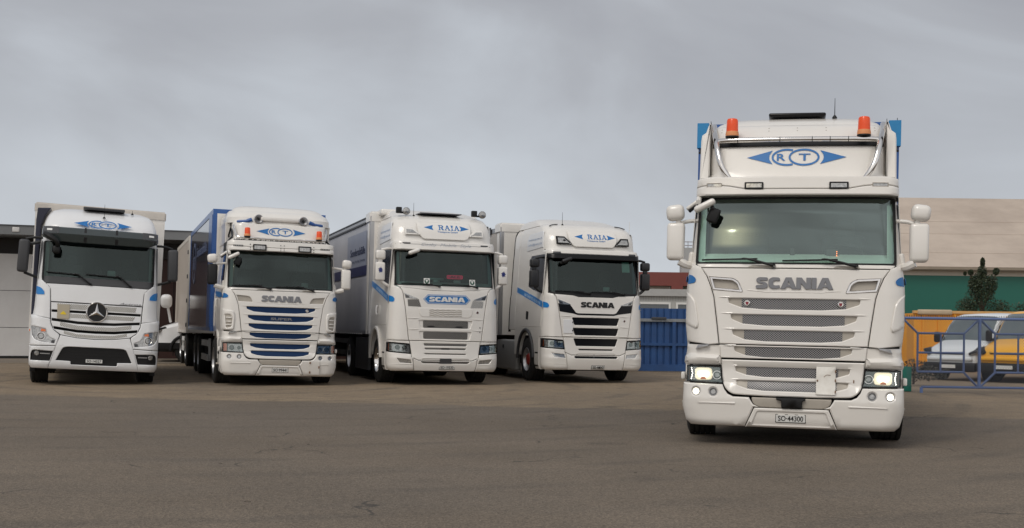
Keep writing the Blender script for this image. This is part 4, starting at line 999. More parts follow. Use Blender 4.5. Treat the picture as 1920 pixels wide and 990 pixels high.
def new_cab(root, v):
    a3 = v == 'S'
    u = 0.0 if a3 else -.045          # offset of the screen and bonnet edge
    zb = 2.13 if a3 else 2.07
    sf = Surf([(.28, .07), (.35, .0), (.58, -.02), (.65, .0), (.9, .02), (1.0, .02), (1.6, .04), (2.0, .07), (zb, .09), (2.93, .25), (3.15, .29), (3.3, .32), (3.45, .40), (3.58, .53), (3.66, .68), (3.72, .86), (3.76, 1.1)],
              [(.28, 1.19), (.4, 1.235), (.9, 1.24), (1.6, 1.225), (2.0, 1.205), (zb, 1.19), (2.93, 1.145), (3.15, 1.125), (3.4, 1.115), (3.55, 1.095), (3.66, 1.05), (3.72, .98), (3.76, .85)], r=.28, bow=.07)
    M = sf.M; W = WHITE3
    b = NB()
    shell(b, sf, [1.22, 1.4, 1.6, 1.8, 2.0, zb, 2.3, 2.5, 2.7, 2.9, 3.05, 3.15, 3.3, 3.4, 3.45, 3.51, 3.55, 3.58, 3.62, 3.66, 3.69, 3.72, 3.74, 3.76], 2.5, win=(zb, 2.9, .93), black=2.0, yoff=.05)
    body = build('cab_body', b, [W, CORE], root)
    b = NB(); box(b, -.85, .85, .14, .6, .32, 1.3); build('front_cavity', b, CORE, body)
    hb = .958 if a3 else 1.062        # bonnet seam
    top = [(1.0, 2.045 + u), (.93, 1.965 + u)]
    ht = [(.30, 2.035), (.55, 2.06), (1.005, 2.10)] if a3 else [(.42, 1.985), (.56, 2.02), (.985, 2.045)]
    right = ht + [(.95, 2.02 + u), (.93, 1.955 + u), (.885, 1.665 + u * .6), (.80, hb)]
    ol = right + [(-x, z) for x, z in right[::-1]]
    lampP = [(.925, 1.975 + u), (.80, 1.93 + u), (.61, 1.858 + u), (.70, 1.85 + u), (.885, 1.862 + u)]
    if a3:
        slots = [rnd(sym([(.600, 1.395), (.545, 1.222)]), .035, 3), rnd(sym([(.585, 1.158), (.53, .985)]), .035, 3)]
        gr = [(rnd(sym([(.500, 1.388), (.500, 1.235)]), .03, 3), MESHD), (rnd(sym([(.495, 1.148), (.49, .998)]), .03, 3), MESHD)]
    else:
        slots = [rnd(sym([(.585, 1.512), (.525, 1.338)]), .03, 3), rnd(sym([(.565, 1.272), (.51, 1.103)]), .03, 3)]
        gr = []
    band = rnd(sym([(.895, 1.83), (.63, 1.818), (.50, 1.635), (.46, 1.615)]) if False else [(.915, 1.835), (.64, 1.822), (.50, 1.632), (.44, 1.612), (-.44, 1.612), (-.50, 1.632), (-.64, 1.822), (-.915, 1.835), (-.88, 1.645), (-.55, 1.60), (-.44, 1.570), (.44, 1.570), (.55, 1.60), (.88, 1.645)], .01, 2)
    hood = rp('bonnet_panel', M, ol, slots, m=W, parent=root, off=0, bev=.010, depth=.05)
    for P in slots:
        rp('grille_recess', M, offs(ccw(P), -.01), m=(W if a3 else BLACKG), parent=hood, off=-.022, bev=0, depth=0)
    for P, m_ in gr: rp('grille_mesh', M, P, m=m_, parent=hood, off=-.016, bev=0, depth=.005)
    if a3:
        hx = [(-.505, 1.852), (-.405, 1.952), (.445, 1.952), (.545, 1.852), (.445, 1.752), (-.405, 1.752)]
        q = rp('badge_field', M, hx, m=DECAL, parent=hood, off=.004, bev=0, depth=.006)
        rp('badge_border', M, offs(ccw(hx), .012), [offs(ccw(hx), .022)], m=PLATE, parent=q, off=.006, bev=0, depth=.004)
        scania('bonnet_lettering', hood, M, -.375, .415, 1.80, 1.905, PLATE, off=.012)
        q = rp('textured_panel', M, rnd(sym([(.61, 1.665), (.59, 1.52), (.53, 1.462)]), .04, 3), m=W, parent=hood, off=.008, bev=.01, depth=.02)
        b = NB()
        for z in (1.50, 1.54, 1.58, 1.62):
            tube(b, [M(-.37 + .06 * k, z + (.006 if k % 2 else -.006), .010) for k in range(13)], .008, 5)
        build('wavy_ribs', b, BEIGE, q)
        for s, m_ in ((-1, MESHD), (1, MESHW)):
            f = (lambda P: P) if s > 0 else mirp
            rp('side_intake_mesh', M, f([(.845, 1.835), (.605, 1.845), (.548, 1.682), (.83, 1.690)]), m=m_, parent=hood, off=.003, bev=0, depth=.004)
        b = NB()
        for x in (-.33, .30): relief(b, M, rnd(rect(x - .075, 1.25, x + .075, 1.278), .01, 2), off=-.010, bev=0, depth=.004)
        build('mesh_clips', b, BLACK, hood)
        b = NB()
        for x in (.77,):
            for z in (1.16, 1.26): rbox(b, (x, M(x, z, .005).y, z), (.015, .012, .025), .003)
        build('hinge_bolts', b, BLACK, hood)
    else:
        rp('black_band', M, band, m=BLACKG, parent=hood, off=.004, bev=.003, depth=.008)
        scania('bonnet_lettering', hood, M, -.375, .445, 1.752, 1.877, INK, off=.014)
        rp('hinged_white_cover', M, rnd(rect(-.79, 1.145, -.565, 1.462), .02), m=WHITE2, parent=hood, off=.012, bev=.004, depth=.012)
        b = NB()
        for z in (1.21, 1.40): rbox(b, (-.572, M(-.57, z, .014).y, z), (.02, .012, .035), .004)
        build('hinge_bolts', b, BLACK, hood)
    b = NB()
    for s_ in (-1, 1):
        for z in ((1.435, 1.195) if a3 else (1.545, 1.305, 1.085)):
            tube(b, [M(s_ * .60, z + .004, .000), M(s_ * .70, z, .004), M(s_ * (.86 - (1.6 - z) * .09), z - .004, .000)], [.008, .010, .006], 6)
    build('panel_crease', b, W, hood)
    ex = .71
    q = rp('round_emblem', M, circ(ex, 1.588 if a3 else 1.452, .032, 18), m=STEEL, parent=hood, off=.004, bev=.006, depth=.02)
    rp('emblem_disc', M, circ(ex, 1.588 if a3 else 1.452, .022, 12), m=mat('bronze enamel', (.10, .04, .03), .4), parent=q, off=.006, bev=0, depth=.003)
    # panels under the seam
    st = hb - .012
    if a3:
        g4 = [(.485, .897, .845), (.465, .802, .765), (.47, .685, .660)]
        low_top, low_bot = st, .578
    else:
        g4 = [(.545, 1.03, .857), (.43, .790, .757)]
        low_top, low_bot = st, .690
    hs = [rnd(sym([(x, zt), (x - (.06 if zt - zb_ > .1 else .02), zb_)]), .02, 2) for x, zt, zb_ in g4]
    lp = rp('grille_flap', M, sym([(.785, low_top), (.735, low_bot + .02), (.60, low_bot - .04)]) if True else None, hs, m=W, parent=root, off=.0, bev=.010, depth=.05)
    for P in hs: rp('grille_mesh', M, offs(ccw(P), -.008), m=(MESHD if a3 else BLACKG), parent=lp, off=-.014, bev=0, depth=0)
    if a3: rp('mesh_clip', M, rnd(rect(-.09, .768, .09, .800), .01, 2), m=BLACK, parent=lp, off=-.008, bev=0, depth=.004)
    # bumper
    bo = 0 if a3 else .105
    sl = rnd(sym([(.505, .572 + bo), (.545, .50 + bo), (.49, .468 + bo)]) if a3 else sym([(.455, .682), (.535, .60), (.50, .572)]), .015, 2)
    bc = [(.60, low_bot - .052), (.74, low_bot + .010), (.715, .60 + bo * .5), (.672, .305), (-.672, .305), (-.715, .60 + bo * .5), (-.74, low_bot + .010), (-.60, low_bot - .052)]
    bp = rp('bumper_centre', M, bc, [sl], m=W, parent=root, off=.012, bev=.010, depth=.06)
    rp('lower_intake', M, offs(ccw(sl), -.008), m=(MESHD if a3 else BLACKG), parent=bp, off=-.008, bev=0, depth=0)
    if a3: rp('radar_sensor', M, sym([(.125, .575), (.140, .468)]), m=DGREY, parent=bp, off=.016, bev=.004, depth=.03)
    else: rp('radar_sensor', M, [(-.06, .675), (-.03, .675), (-.045, .58), (-.06, .58)], m=DGREY, parent=bp, off=-.002, bev=0, depth=.01)
    if a3: plate(root, 'SO·19330', M, -.13, .345, .20, .428)
    else: plate(root, 'SO·46243', M, -.10, .330, .21, .410)
    for s in (-1, 1):
        f = (lambda P: P) if s > 0 else mirp
        q = rp('upper_lamp', M, f(lampP), m=LAMPG, parent=root, off=.006, bev=.003, depth=.03)
        rp('lamp_edge', M, f([(.905, 1.945 + u), (.82, 1.915 + u), (.80, 1.87 + u), (.88, 1.872 + u)]), m=LAMPD, parent=q, off=.008, bev=0, depth=.002)
        cp = rp('corner_panel', M, f([(1.015, 2.095 + u), (1.165, 2.12 + u), (1.20, 1.8), (1.222, 1.3), (1.232, hb), (.812, hb), (.897, 1.665 + u * .6), (.942, 1.955 + u), (.962, 2.02 + u)]), m=W, parent=root, off=-.004, bev=.008, depth=.05, g=.08, gc=.03)
        h0 = .905 if a3 else 1.012
        hp = f([(1.232, h0), (.78, h0 - .035), (.752, h0 - .235), (1.234, h0 - .20)])
        wg = rp('wing_strip', M, f([(1.236, hb - .012), (.795, hb - .012), (.785, h0 - .02), (1.236, h0 + .012)]), m=W, parent=root, off=-.012, bev=.004, depth=.05)
        hl = rp('headlight', M, hp, [offs(ccw(hp), .020)], m=BLACK, parent=root, off=.004, bev=.004, depth=.08, gc=.025)
        rp('lamp_bowl', M, offs(ccw(hp), .018), m=LAMPG, parent=hl, off=-.03, bev=0, depth=0, gc=.025)
        rp('daytime_strip', M, f([(1.18, h0 - .165), (.81, h0 - .195), (.80, h0 - .215), (1.19, h0 - .188)]), m=PLATE, parent=hl, off=-.005, bev=0, depth=.02)
        b = NB()
        for cx in (1.04, .89): relief(b, M, f(circ(cx, h0 - .105, .05)), off=-.015, bev=.014, depth=.01)
        build('projector_lens', b, LAMPD, hl)
        rp('turn_lamp', M, f([(1.205, h0 - .02), (1.224, h0 - .02), (1.224, h0 - .18), (1.205, h0 - .17)]), m=AMBER, parent=hl, off=-.004, bev=0, depth=.03)
        b = NB(); relief(b, M, offs(ccw(hp), .014), off=.002, bev=0, depth=0, gc=.025); build('lamp_cover', b, CLEAR, hl)
        fz = .572 if a3 else .690
        fogp = f([(1.06, fz), (.765, fz - .03), (.735, fz - .112), (.99, fz - .095)])
        bz = h0 - .208
        bs = rp('bumper_corner', M, f([(1.237, bz), (.752, bz - .037), (.752, low_bot + .008), (.728, .60 + bo * .5), (.685, .305), (1.15, .295), (1.21, .33), (1.236, .42)]), [fogp], m=W, parent=root, off=.012, bev=.010, depth=.06, g=.08, gc=.03)
        rp('fog_lamp', M, offs(ccw(fogp), -.006), m=LAMPG, parent=bs, off=-.008, bev=0, depth=0)
        rp('bumper_crease', M, f(rnd([(.72, .455), (1.17, .455), (1.17, .44), (.72, .44)], .004, 1)), m=W, parent=bs, off=.018, bev=.004, depth=.008)
        Ms = sf.Mr if s > 0 else sf.Ml; fl = s < 0
        # flank: door, lower skins round the wheel
        arch = [(1.5 + .60 * math.cos(t), .52 + .66 * math.sin(t)) for t in [math.pi * k / 14 for k in range(15)]]
        fp = [(.36, hb + .2), (.36, .30), (.78, .30), (.86, .52)] + [p for p in arch[::-1] if p[1] > .55] + [(2.12, .55), (2.14, 1.26), (.9, 1.26)]
        front = [(.34, 1.25), (.34, hb), (.50, hb - .01), (.52, .30), (.80, .30), (.885, .60)] + [p for p in arch[::-1] if p[1] > .62] + [(2.13, .60), (2.5, .60), (2.5, 1.25)]
        lower = rp('wheel_arch_panel', Ms, front, m=W, parent=root, off=-.004, bev=.008, depth=.08, flip=fl, g=.12, gc=.12)
        b = NB(); tube(b, [Ms(1.5 + .63 * math.cos(t), .52 + .69 * math.sin(t), .02) for t in [math.pi * (k / 16) * .98 + .0 for k in range(17)]], .045, 8, flat=.8); build('wheel_arch_lip', b, W if a3 else DGREY, lower)
        b = NB()
        for z in (.66, .36): relief(b, Ms, rnd([(.56, z), (.80, z), (.80, z + .035), (.56, z + .035)], .01, 2), off=.0, bev=0, depth=.002, flip=fl)
        build('step_slot', b, CORE, lower)
        wz = zb - .02
        d = rp('door', Ms, rnd([(.34, 3.02), (1.80, 3.02), (1.92, 2.2), (1.94, 1.28), (.40, 1.28)], .05, 3), [rnd([(.42, 2.97), (1.52, 2.97), (1.60, wz + .2), (1.25, wz + .12), (.44, wz)], .06, 3)], m=W, parent=root, off=.006, bev=.006, depth=.006, flip=fl, g=.12, gc=.12)
        rp('side_window', Ms, rnd([(.40, 2.98), (1.54, 2.99), (1.62, wz + .2), (1.25, wz + .10), (.42, wz - .02)], .06, 3), m=SIDEGL, parent=root, off=.003, bev=0, depth=.01, flip=fl)
        if a3:
            b = NB(); tube(b, [Ms(1.42, 1.70, .02), Ms(1.42, 1.68, .045), Ms(1.42, 1.54, .045), Ms(1.42, 1.52, .02)], .022, 6, 2); build('door_handle', b, WHITE2, d)
        else: rp('door_handle', Ms, rnd([(1.38, 1.64), (1.58, 1.66), (1.58, 1.46), (1.40, 1.45)], .02, 2), m=BLACK, parent=d, off=.008, bev=0, depth=.004, flip=fl)
        k_ = .05 if a3 else -.0
        SP = [(.34, 1.868 + k_), (.95, 1.992 + k_), (2.48, 2.258 + k_), (2.48, 2.130 + k_), (1.0, 1.862 + k_), (.34, 1.728 + k_)]
        rp('blue_decal_end', M, f(rnd([(1.2035, 1.868 + k_), (1.13, 1.835 + k_), (1.105, 1.775 + k_), (1.13, 1.725 + k_), (1.205, 1.728 + k_)], [0, .03, .03, .03, 0], 3)), m=DECALL, parent=cp, off=.004, bev=0, depth=.006, gc=.012)
        rp('blue_stripe', Ms, offs(ccw(SP), -.018), m=WHITE2, parent=d, off=.0082, bev=0, depth=.001, flip=fl)
        st_ = rp('stripe_fill', Ms, SP, m=DECALL, parent=d, off=.0095, bev=0, depth=.001, flip=fl)
        b = NB(); Q = lambda y, z, n: Ms(y, z + (y - .4) * .185, n)
        text(b, 'RAIA TRANSPORTE 062 205 00 18', Q, 1.82 if s < 0 else .5, 1.775 + k_, .5 if s < 0 else 1.82, 1.845 + k_, off=.011, ex=.001, bold=.01)
        build('stripe_lettering', b, mat('stripe print', (.45, .60, .78), .5), st_, smooth=False)
        rp('side_locker', Ms, rnd([(.66, 3.14), (1.90, 3.10), (1.95, 3.35), (1.78, 3.52), (.70, 3.54)], [.02, .02, .1, .15, .05], 3), m=WHITE2, parent=root, off=.012, bev=.012, depth=.02, flip=fl, g=.12, gc=.12)
        b = NB(); text(b, 'raiatransporte.ch', Ms, 1.80 if fl else .75, 3.33, .75 if fl else 1.80, 3.40, off=.016, ex=.001); text(b, 'info@raia.ch', Ms, 1.80 if fl else .75, 3.21, .75 if fl else 1.80, 3.28, off=.016, ex=.001); build('locker_lettering', b, PALEBL, root, smooth=False)
        b = NB(); relief(b, Ms, rnd([(2.515, 1.2), (3.0, 1.2), (3.0, 3.5), (2.85, 3.85), (2.515, 3.80)], .05, 3), off=.0, bev=.012, depth=.05, flip=fl, g=.2, gc=.2); build('side_extender', b, W, root)
        b = NB(); relief(b, Ms, rect(3.005, 1.15, 3.05, 3.86), off=.004, bev=0, depth=.05, flip=fl, g=.3, gc=.3); build('rubber_edge', b, BLACK, root)
        # roof lamps
        if a3: lp_ = f([(.88, 3.405), (.70, 3.395), (.56, 3.285), (.56, 3.25), (.885, 3.25)])
        else: lp_ = f([(.90, 3.405), (.70, 3.40), (.54, 3.235), (.545, 3.21), (.90, 3.215)])
        q = rp('roof_lamp', M, lp_, m=(W if a3 else BLACKG), parent=root, off=.012, bev=.008, depth=.03)
        rp('lamp_lens', M, offs(ccw(lp_), .035), m=LAMPG, parent=q, off=.016, bev=.003, depth=.01)
    # roof
    rp('roof_front_panel', M, rnd(sym([(.60, 3.55), (.60, 3.30), (.48, 3.165)]), [.05, .1, .05, .05, .1, .05], 3), m=W, parent=root, off=.008, bev=.010, depth=.02)
    b = NB()
    dsf = Surf([(3.70, 1.0), (3.80, 1.35), (3.88, 1.65), (3.93, 1.95)], [(3.70, 1.02), (3.80, .98), (3.88, .90), (3.93, .78)], r=.25, bow=.10)
    shell(b, dsf, [3.70, 3.75, 3.80, 3.85, 3.88, 3.91, 3.93], 2.95); build('roof_deflector', b, W, root)
    raia_logo(root, lambda x, z, n: M(x, z + (.02 if a3 else 0.0), n + .004))
    # screen
    wso = rnd(sym([(1.085, 2.895), (1.10, zb + .005)]), .05, 3); wsi = rnd(sym([(1.055, 2.885), (1.072, zb + .03)]), .06, 3)
    se = rp('windscreen_seal', M, wso, [wsi], m=BLACK, parent=root, off=-.020, bev=.004, depth=.03, gc=.025)
    b = NB(); relief(b, M, wsi, off=-.028, bev=0, depth=0, gc=.025); build('windscreen', b, GLASS2, root)
    ctop = zb + .01
    cl = ([(1.06, ctop), (1.02, 2.105), (.56, 2.068), (.31, 2.045)] if a3 else [(1.06, ctop), (1.0, 2.05), (.57, 2.026), (.43, 1.99)])
    rp('wiper_cowl', M, cl + [(-x, z) for x, z in cl[::-1]], m=(W if a3 else BLACK), parent=root, off=-.010, bev=.004, depth=.05)
    if a3:
        it = interior(root, sf, zb, 2.9, 1.085, dash=mat('green grey dashboard', (.30, .40, .37), .7), pill=mat('green grey trim', (.30, .38, .36), .7), dz=.10)
        for x in (-.42, .60):
            z0 = zb + .045; q = rp('saint_sticker', M, rect(x - .065, z0, x + .065, z0 + .13), m=PLATE, parent=se, off=-.024, bev=0, depth=.002)
            rp('sticker_shield', M, circ(x, z0 + .065, .052, 14), [[(x - .032, z0 + .10), (x, z0 + .03), (x + .032, z0 + .10)]], m=mat('dark green print', (.02, .08, .05), .5), parent=q, off=-.022, bev=0, depth=.001)
        b = NB(); rbox(b, (.24, .30, zb + .225), (.36, .02, .085), .025); q = build('pink_name_sign', b, PINK, it)
        b = NB(); text(b, 'ALE', lambda x, z, n: Vector((x, .29 - n, z)), .13, zb + .20, .35, zb + .25, off=.001, bold=.02); build('sign_letters', b, mat('dark pink', (.25, .0, .04), .5), q, smooth=False)
        b = NB(); rbox(b, (-.18, .30, zb + .10), (.16, .05, .14), .04); rbox(b, (-.18, .30, zb + .17), (.34, .03, .05), .015); build('bull_emblem_mascot', b, mat('green chrome', (.25, .35, .32), .3, .5), it)
        b = NB(); rbox(b, (.30, .33, zb + .11), (.16, .05, .10), .02); build('toll_box', b, mat('pale device', (.35, .45, .42), .5), it)
        b = NB()
        for x in (.04, .48): rbox(b, (x, .30, zb + .08), (.06, .03, .10), .01)
        build('device_holder', b, BLACK, it)
    else:
        it = interior(root, sf, zb, 2.9, 1.085, dash=INT, pill=mat('dark trim', (.10, .12, .12), .7), dz=.05)
        b = NB(); rbox(b, (.31, .24, zb + .12), (.16, .03, .10), .02); build('toll_box', b, mat('pale green device', (.45, .62, .58), .5), it)
        rp('fuel_sticker', M, rect(.70, 2.60, .90, 2.84), m=mat('pale green sticker', (.42, .62, .54), .5), parent=se, off=-.032, bev=0, depth=.001)
    wiper(root, M, (-.15, zb), (-.45, zb + .045), (-.98, zb + .05), (-.30, zb + .048)); wiper(root, M, (.70, zb), (.45, zb + .045), (-.10, zb + .045), (.52, zb + .048))
    sv = Surf([(2.88, .13), (3.14, .20)], [(2.88, 1.165), (3.14, 1.14)], r=.22, bow=.07)
    if a3:
        vb = rp('visor_beam', sv.M, rnd(sym([(1.12, 3.11), (1.155, 3.06), (1.155, 2.915)]), [.02, .03, .02, .02, .03, .02], 3), m=W, parent=root, off=.0, bev=.016, depth=.2, g=.08, gc=.03)
        b = NB(); tube(b, [sv.M(-1.1 + .1 * k, 3.035, .0) for k in range(23)], .004, 4); build('visor_groove', b, DGREY, vb)
        b = NB()
        for s in (-1, 1): relief(b, sv.M, rnd(rect(s * .87 - .085, 3.042, s * .87 + .085, 3.068), .006, 2), off=.003, bev=0, depth=.004)
        build('marker_lamp', b, DGREY, vb)
        b = NB(); text(b, 'Cosby  Mobile  Style', sv.M, -.55, 2.985, .57, 3.07, off=.003, ex=.001, shear=.4, bold=-.008); build('script_lettering', b, GREYTXT, vb, smooth=False)
    else:
        sv = Surf([(2.84, .12), (3.14, .22)], [(2.84, 1.165), (3.14, 1.14)], r=.22, bow=.07)
        vb = rp('visor_band', sv.M, rnd(sym([(1.10, 3.09), (1.145, 3.05), (1.145, 2.985)]), [.02] * 6, 2), m=W, parent=root, off=.0, bev=.014, depth=.2, g=.08, gc=.03)
        rp('sun_visor', sv.M, rnd(sym([(1.145, 2.985), (1.135, 2.875), (.98, 2.868)]), [.02] * 6, 2), m=BLACKG, parent=root, off=.02, bev=.012, depth=.03, g=.08, gc=.03)
        b = NB()
        for s in (-1, 1): relief(b, sv.M, rnd(rect(s * .93 - .085, 2.985, s * .93 + .085, 3.03), .006, 2), off=.026, bev=0, depth=.03)
        build('visor_clip', b, DGREY, vb)
    mirrors_new(root, WHITE3 if a3 else mat('mirror black', (.018, .018, .02), .4), a3, dz=0 if a3 else -.03)
    wheel(root, -1.06, 1.5, .51, .31, CHROME if a3 else STEEL, None if a3 else REDP); wheel(root, 1.06, 1.5, .51, .31, STEEL, None if a3 else REDP)
    wheel(root, -.98, 5.2, .5, .5, STEEL); wheel(root, .98, 5.2, .5, .5, STEEL)
    chassis(root, 6.5, (1.5,))
    return sf, W
def semi_trailer(loc, a, label, y0, cover, band=True, zt=3.80):
    t = thing('semi_trailer', label, 'trailer', loc, a)
    cb = cargo_box(t, y0, y0 + 13.4, 1.06, zt, 1.265, cover, STEEL, WHITE, front=WHITE3, name='curtain_body')
    b = NB(); box(b, -1.285, 1.285, y0 - .02, y0 + .55, zt - .16, zt + .11); bmesh.ops.bevel(b, geom=b.edges[:], offset=.04, segments=3, affect='EDGES'); build('front_hood', b, WHITE3, cb)
    b = NB()
    for s in (-1, 1): box(b, s * 1.265 - .012, s * 1.265 + .012, y0 + .12, y0 + .30, 1.06, zt - .16)
    build('corner_post', b, WHITE3, cb, smooth=False)
    b = NB(); n = 40
    for k in range(n):
        y = y0 + .8 + k * .32
        for s in (-1, 1): box(b, s * 1.268 - .010, s * 1.268 + .010, y, y + .14, 1.05, 1.075)
    build('strap_buckles', b, PLATE, cb, smooth=False)
    b = NB(); box(b, -.5, .5, y0 + .3, y0 + 13.2, .85, 1.06)
    box(b, -1.15, -.6, y0 + 5.6, y0 + 7.6, .4, 1.0); box(b, .6, 1.15, y0 + 5.6, y0 + 7.6, .4, 1.0)
    for s in (-1, 1):
        box(b, s * .9 - .06, s * .9 + .06, y0 + 2.6, y0 + 2.75, .1, 1.0)
        for z in (.5, .8): box(b, s * 1.2 - .02, s * 1.2 + .02, y0 + 3.0, y0 + 8.2, z, z + .12)
    build('chassis', b, DGREY, t, smooth=False)
    for y in (8.6, 9.9, 11.2): wheel(t, -1.03, y0 + y, .5, .36, STEEL); wheel(t, 1.03, y0 + y, .5, .36, STEEL)
    return t, cb
def s_truck():
    ROLL[0] = R(.637); loc, a = place(-1.454, 26.313, 16.959, .02)
    root = thing('tractor_unit', 'white tractor unit with blue hexagonal name badge and a pink sign behind the windscreen', 'truck', loc, a)
    sf, W = new_cab(root, 'S'); M = sf.M
    b = NB(); rbox(b, (.02, 1.15, 3.778), (.95, .7, .022), .010); build('roof_hatch', b, mat('grey hatch', (.10, .10, .115), .25), root)
    for s, q in ((-1, -.83), (1, .98)):
        b = NB(); lathe(b, [(.03, .12), (.075, .05), (.085, -.02), (.078, -.03)], (q + .07 * (s < 0), .85, 3.80), 'y', 20); o = build('spotlight', b, DGREY, root)
        b = NB(); lathe(b, [(.078, -.03), (.05, -.045), (.001, -.05)], (q + .07 * (s < 0), .85, 3.80), 'y', 20); build('lamp_lens', b, LAMPG, o)
        b = NB(); rbox(b, (q - .09 if s < 0 else q - .18, .88, 3.82), (.12, .12, .13), .015); rbox(b, ((q - .09 if s < 0 else q - .18) + .05, .9, 3.77), (.2, .05, .04), .01); build('work_lamp', b, BLACK, root)
    antenna(root, -.58, .9, 3.70, .30)
    b = NB(); rbox(b, (-.86, 2.4, 3.88), (.45, .6, .14), .04); build('roof_air_unit', b, W, root)
    cov = mat('grey blue curtain', (.52, .52, .55), .40, noise=.45, nscale=.7, ncol=(.33, .345, .39))
    t, cb = semi_trailer(loc, a, 'grey curtain-side semi-trailer with a dark blue band, behind the truck with the hexagonal badge', 2.42, cov)
    Ml = lambda y, z, n: Vector((-1.265 - n, y, z))
    b = NB(); relief(b, Ml, rect(2.75, 2.45, 15.5, 2.68), off=.008, bev=0, depth=.003, flip=True, g=2, gc=2); q = build('navy_band', b, mat('navy curtain print', (.018, .025, .10), .4), cb)
    b = NB(); relief(b, Ml, rect(2.85, 2.68, 5.6, 3.50), off=.006, bev=0, depth=.003, flip=True, g=2, gc=2); build('printed_panel', b, mat('lavender print', (.30, .33, .42), .42, noise=.5, nscale=1.2, ncol=(.40, .41, .45)), cb)
    b = NB(); text(b, 'Sonderabfälle', Ml, 5.1, 2.96, 3.0, 3.15, off=.010, bold=.01); build('curtain_lettering', b, mat('dark slate print', (.03, .04, .09), .5), cb, smooth=False)
    b = NB(); text(b, 'Sammlung, Recycling, Entsorgung', Ml, 5.1, 2.78, 3.0, 2.86, off=.010); build('curtain_subtitle', b, mat('mid slate print', (.16, .18, .24), .5), cb, smooth=False)
    b = NB(); box(b, -1.285, -1.268, 3.0, 15.6, 3.66, 3.70); box(b, -1.285, -1.268, 3.0, 15.6, 3.78, 3.81); build('roof_rail', b, DGREY, cb, smooth=False)
    b = NB(); box(b, -1.22, -1.16, 2.55, 4.3, .22, .98); build('side_skirt', b, DGREY, root)
s_truck()
def r_truck():
    ROLL[0] = R(.524); loc, a = place(1.911, 28.192, 16.369, .035)
    root = thing('tractor_unit', 'white tractor unit with black grille bars and black mirrors, standing beside the blue fence', 'truck', loc, a)
    sf, W = new_cab(root, 'R')
    antenna(root, -.585, .9, 3.70, .31)
    b = NB(); tube(b, [(1.08, .8, 3.55), (1.08, .8, 3.85)], .006, 5); build('antenna', b, PLATE, root)
    b = NB()
    for s in (-1, 1): tube(b, [sf.M(s * .95, 3.66, .02), sf.M(s * .85, 3.70, .03), sf.M(s * .72, 3.715, .02)], .012, 5, 3)
    build('roof_marker_strip', b, BLACK, root)
    for s in (-1, 1):
        b = NB(); rbox(b, (s * 1.12, 3.35, .575), (.16, 1.75, .76), .05); o = build('side_fairing', b, LGREY, root)
        b = NB(); rbox(b, (s * 1.205, 3.6, .78), (.02, .12, .09), .01); build('filler_flap', b, DGREY, o)
    cov = mat('beige curtain', (.46, .43, .39), .45, noise=.3, nscale=.9)
    t, cb = semi_trailer(loc, a, 'beige curtain-side semi-trailer behind the truck with black grille bars', 3.85, cov, zt=3.86)
    b = NB(); box(b, -1.29, -1.278, 4.75, 6.0, 3.72, 3.90); build('black_vent_panel', b, DGREY, cb, smooth=False)
    b = NB()
    for s in (-1, 1): box(b, s * 1.25 - .02, s * 1.25 + .02, 3.83, 3.93, 1.3, 3.7)
    build('alloy_post', b, STEEL, cb, smooth=False)
r_truck()

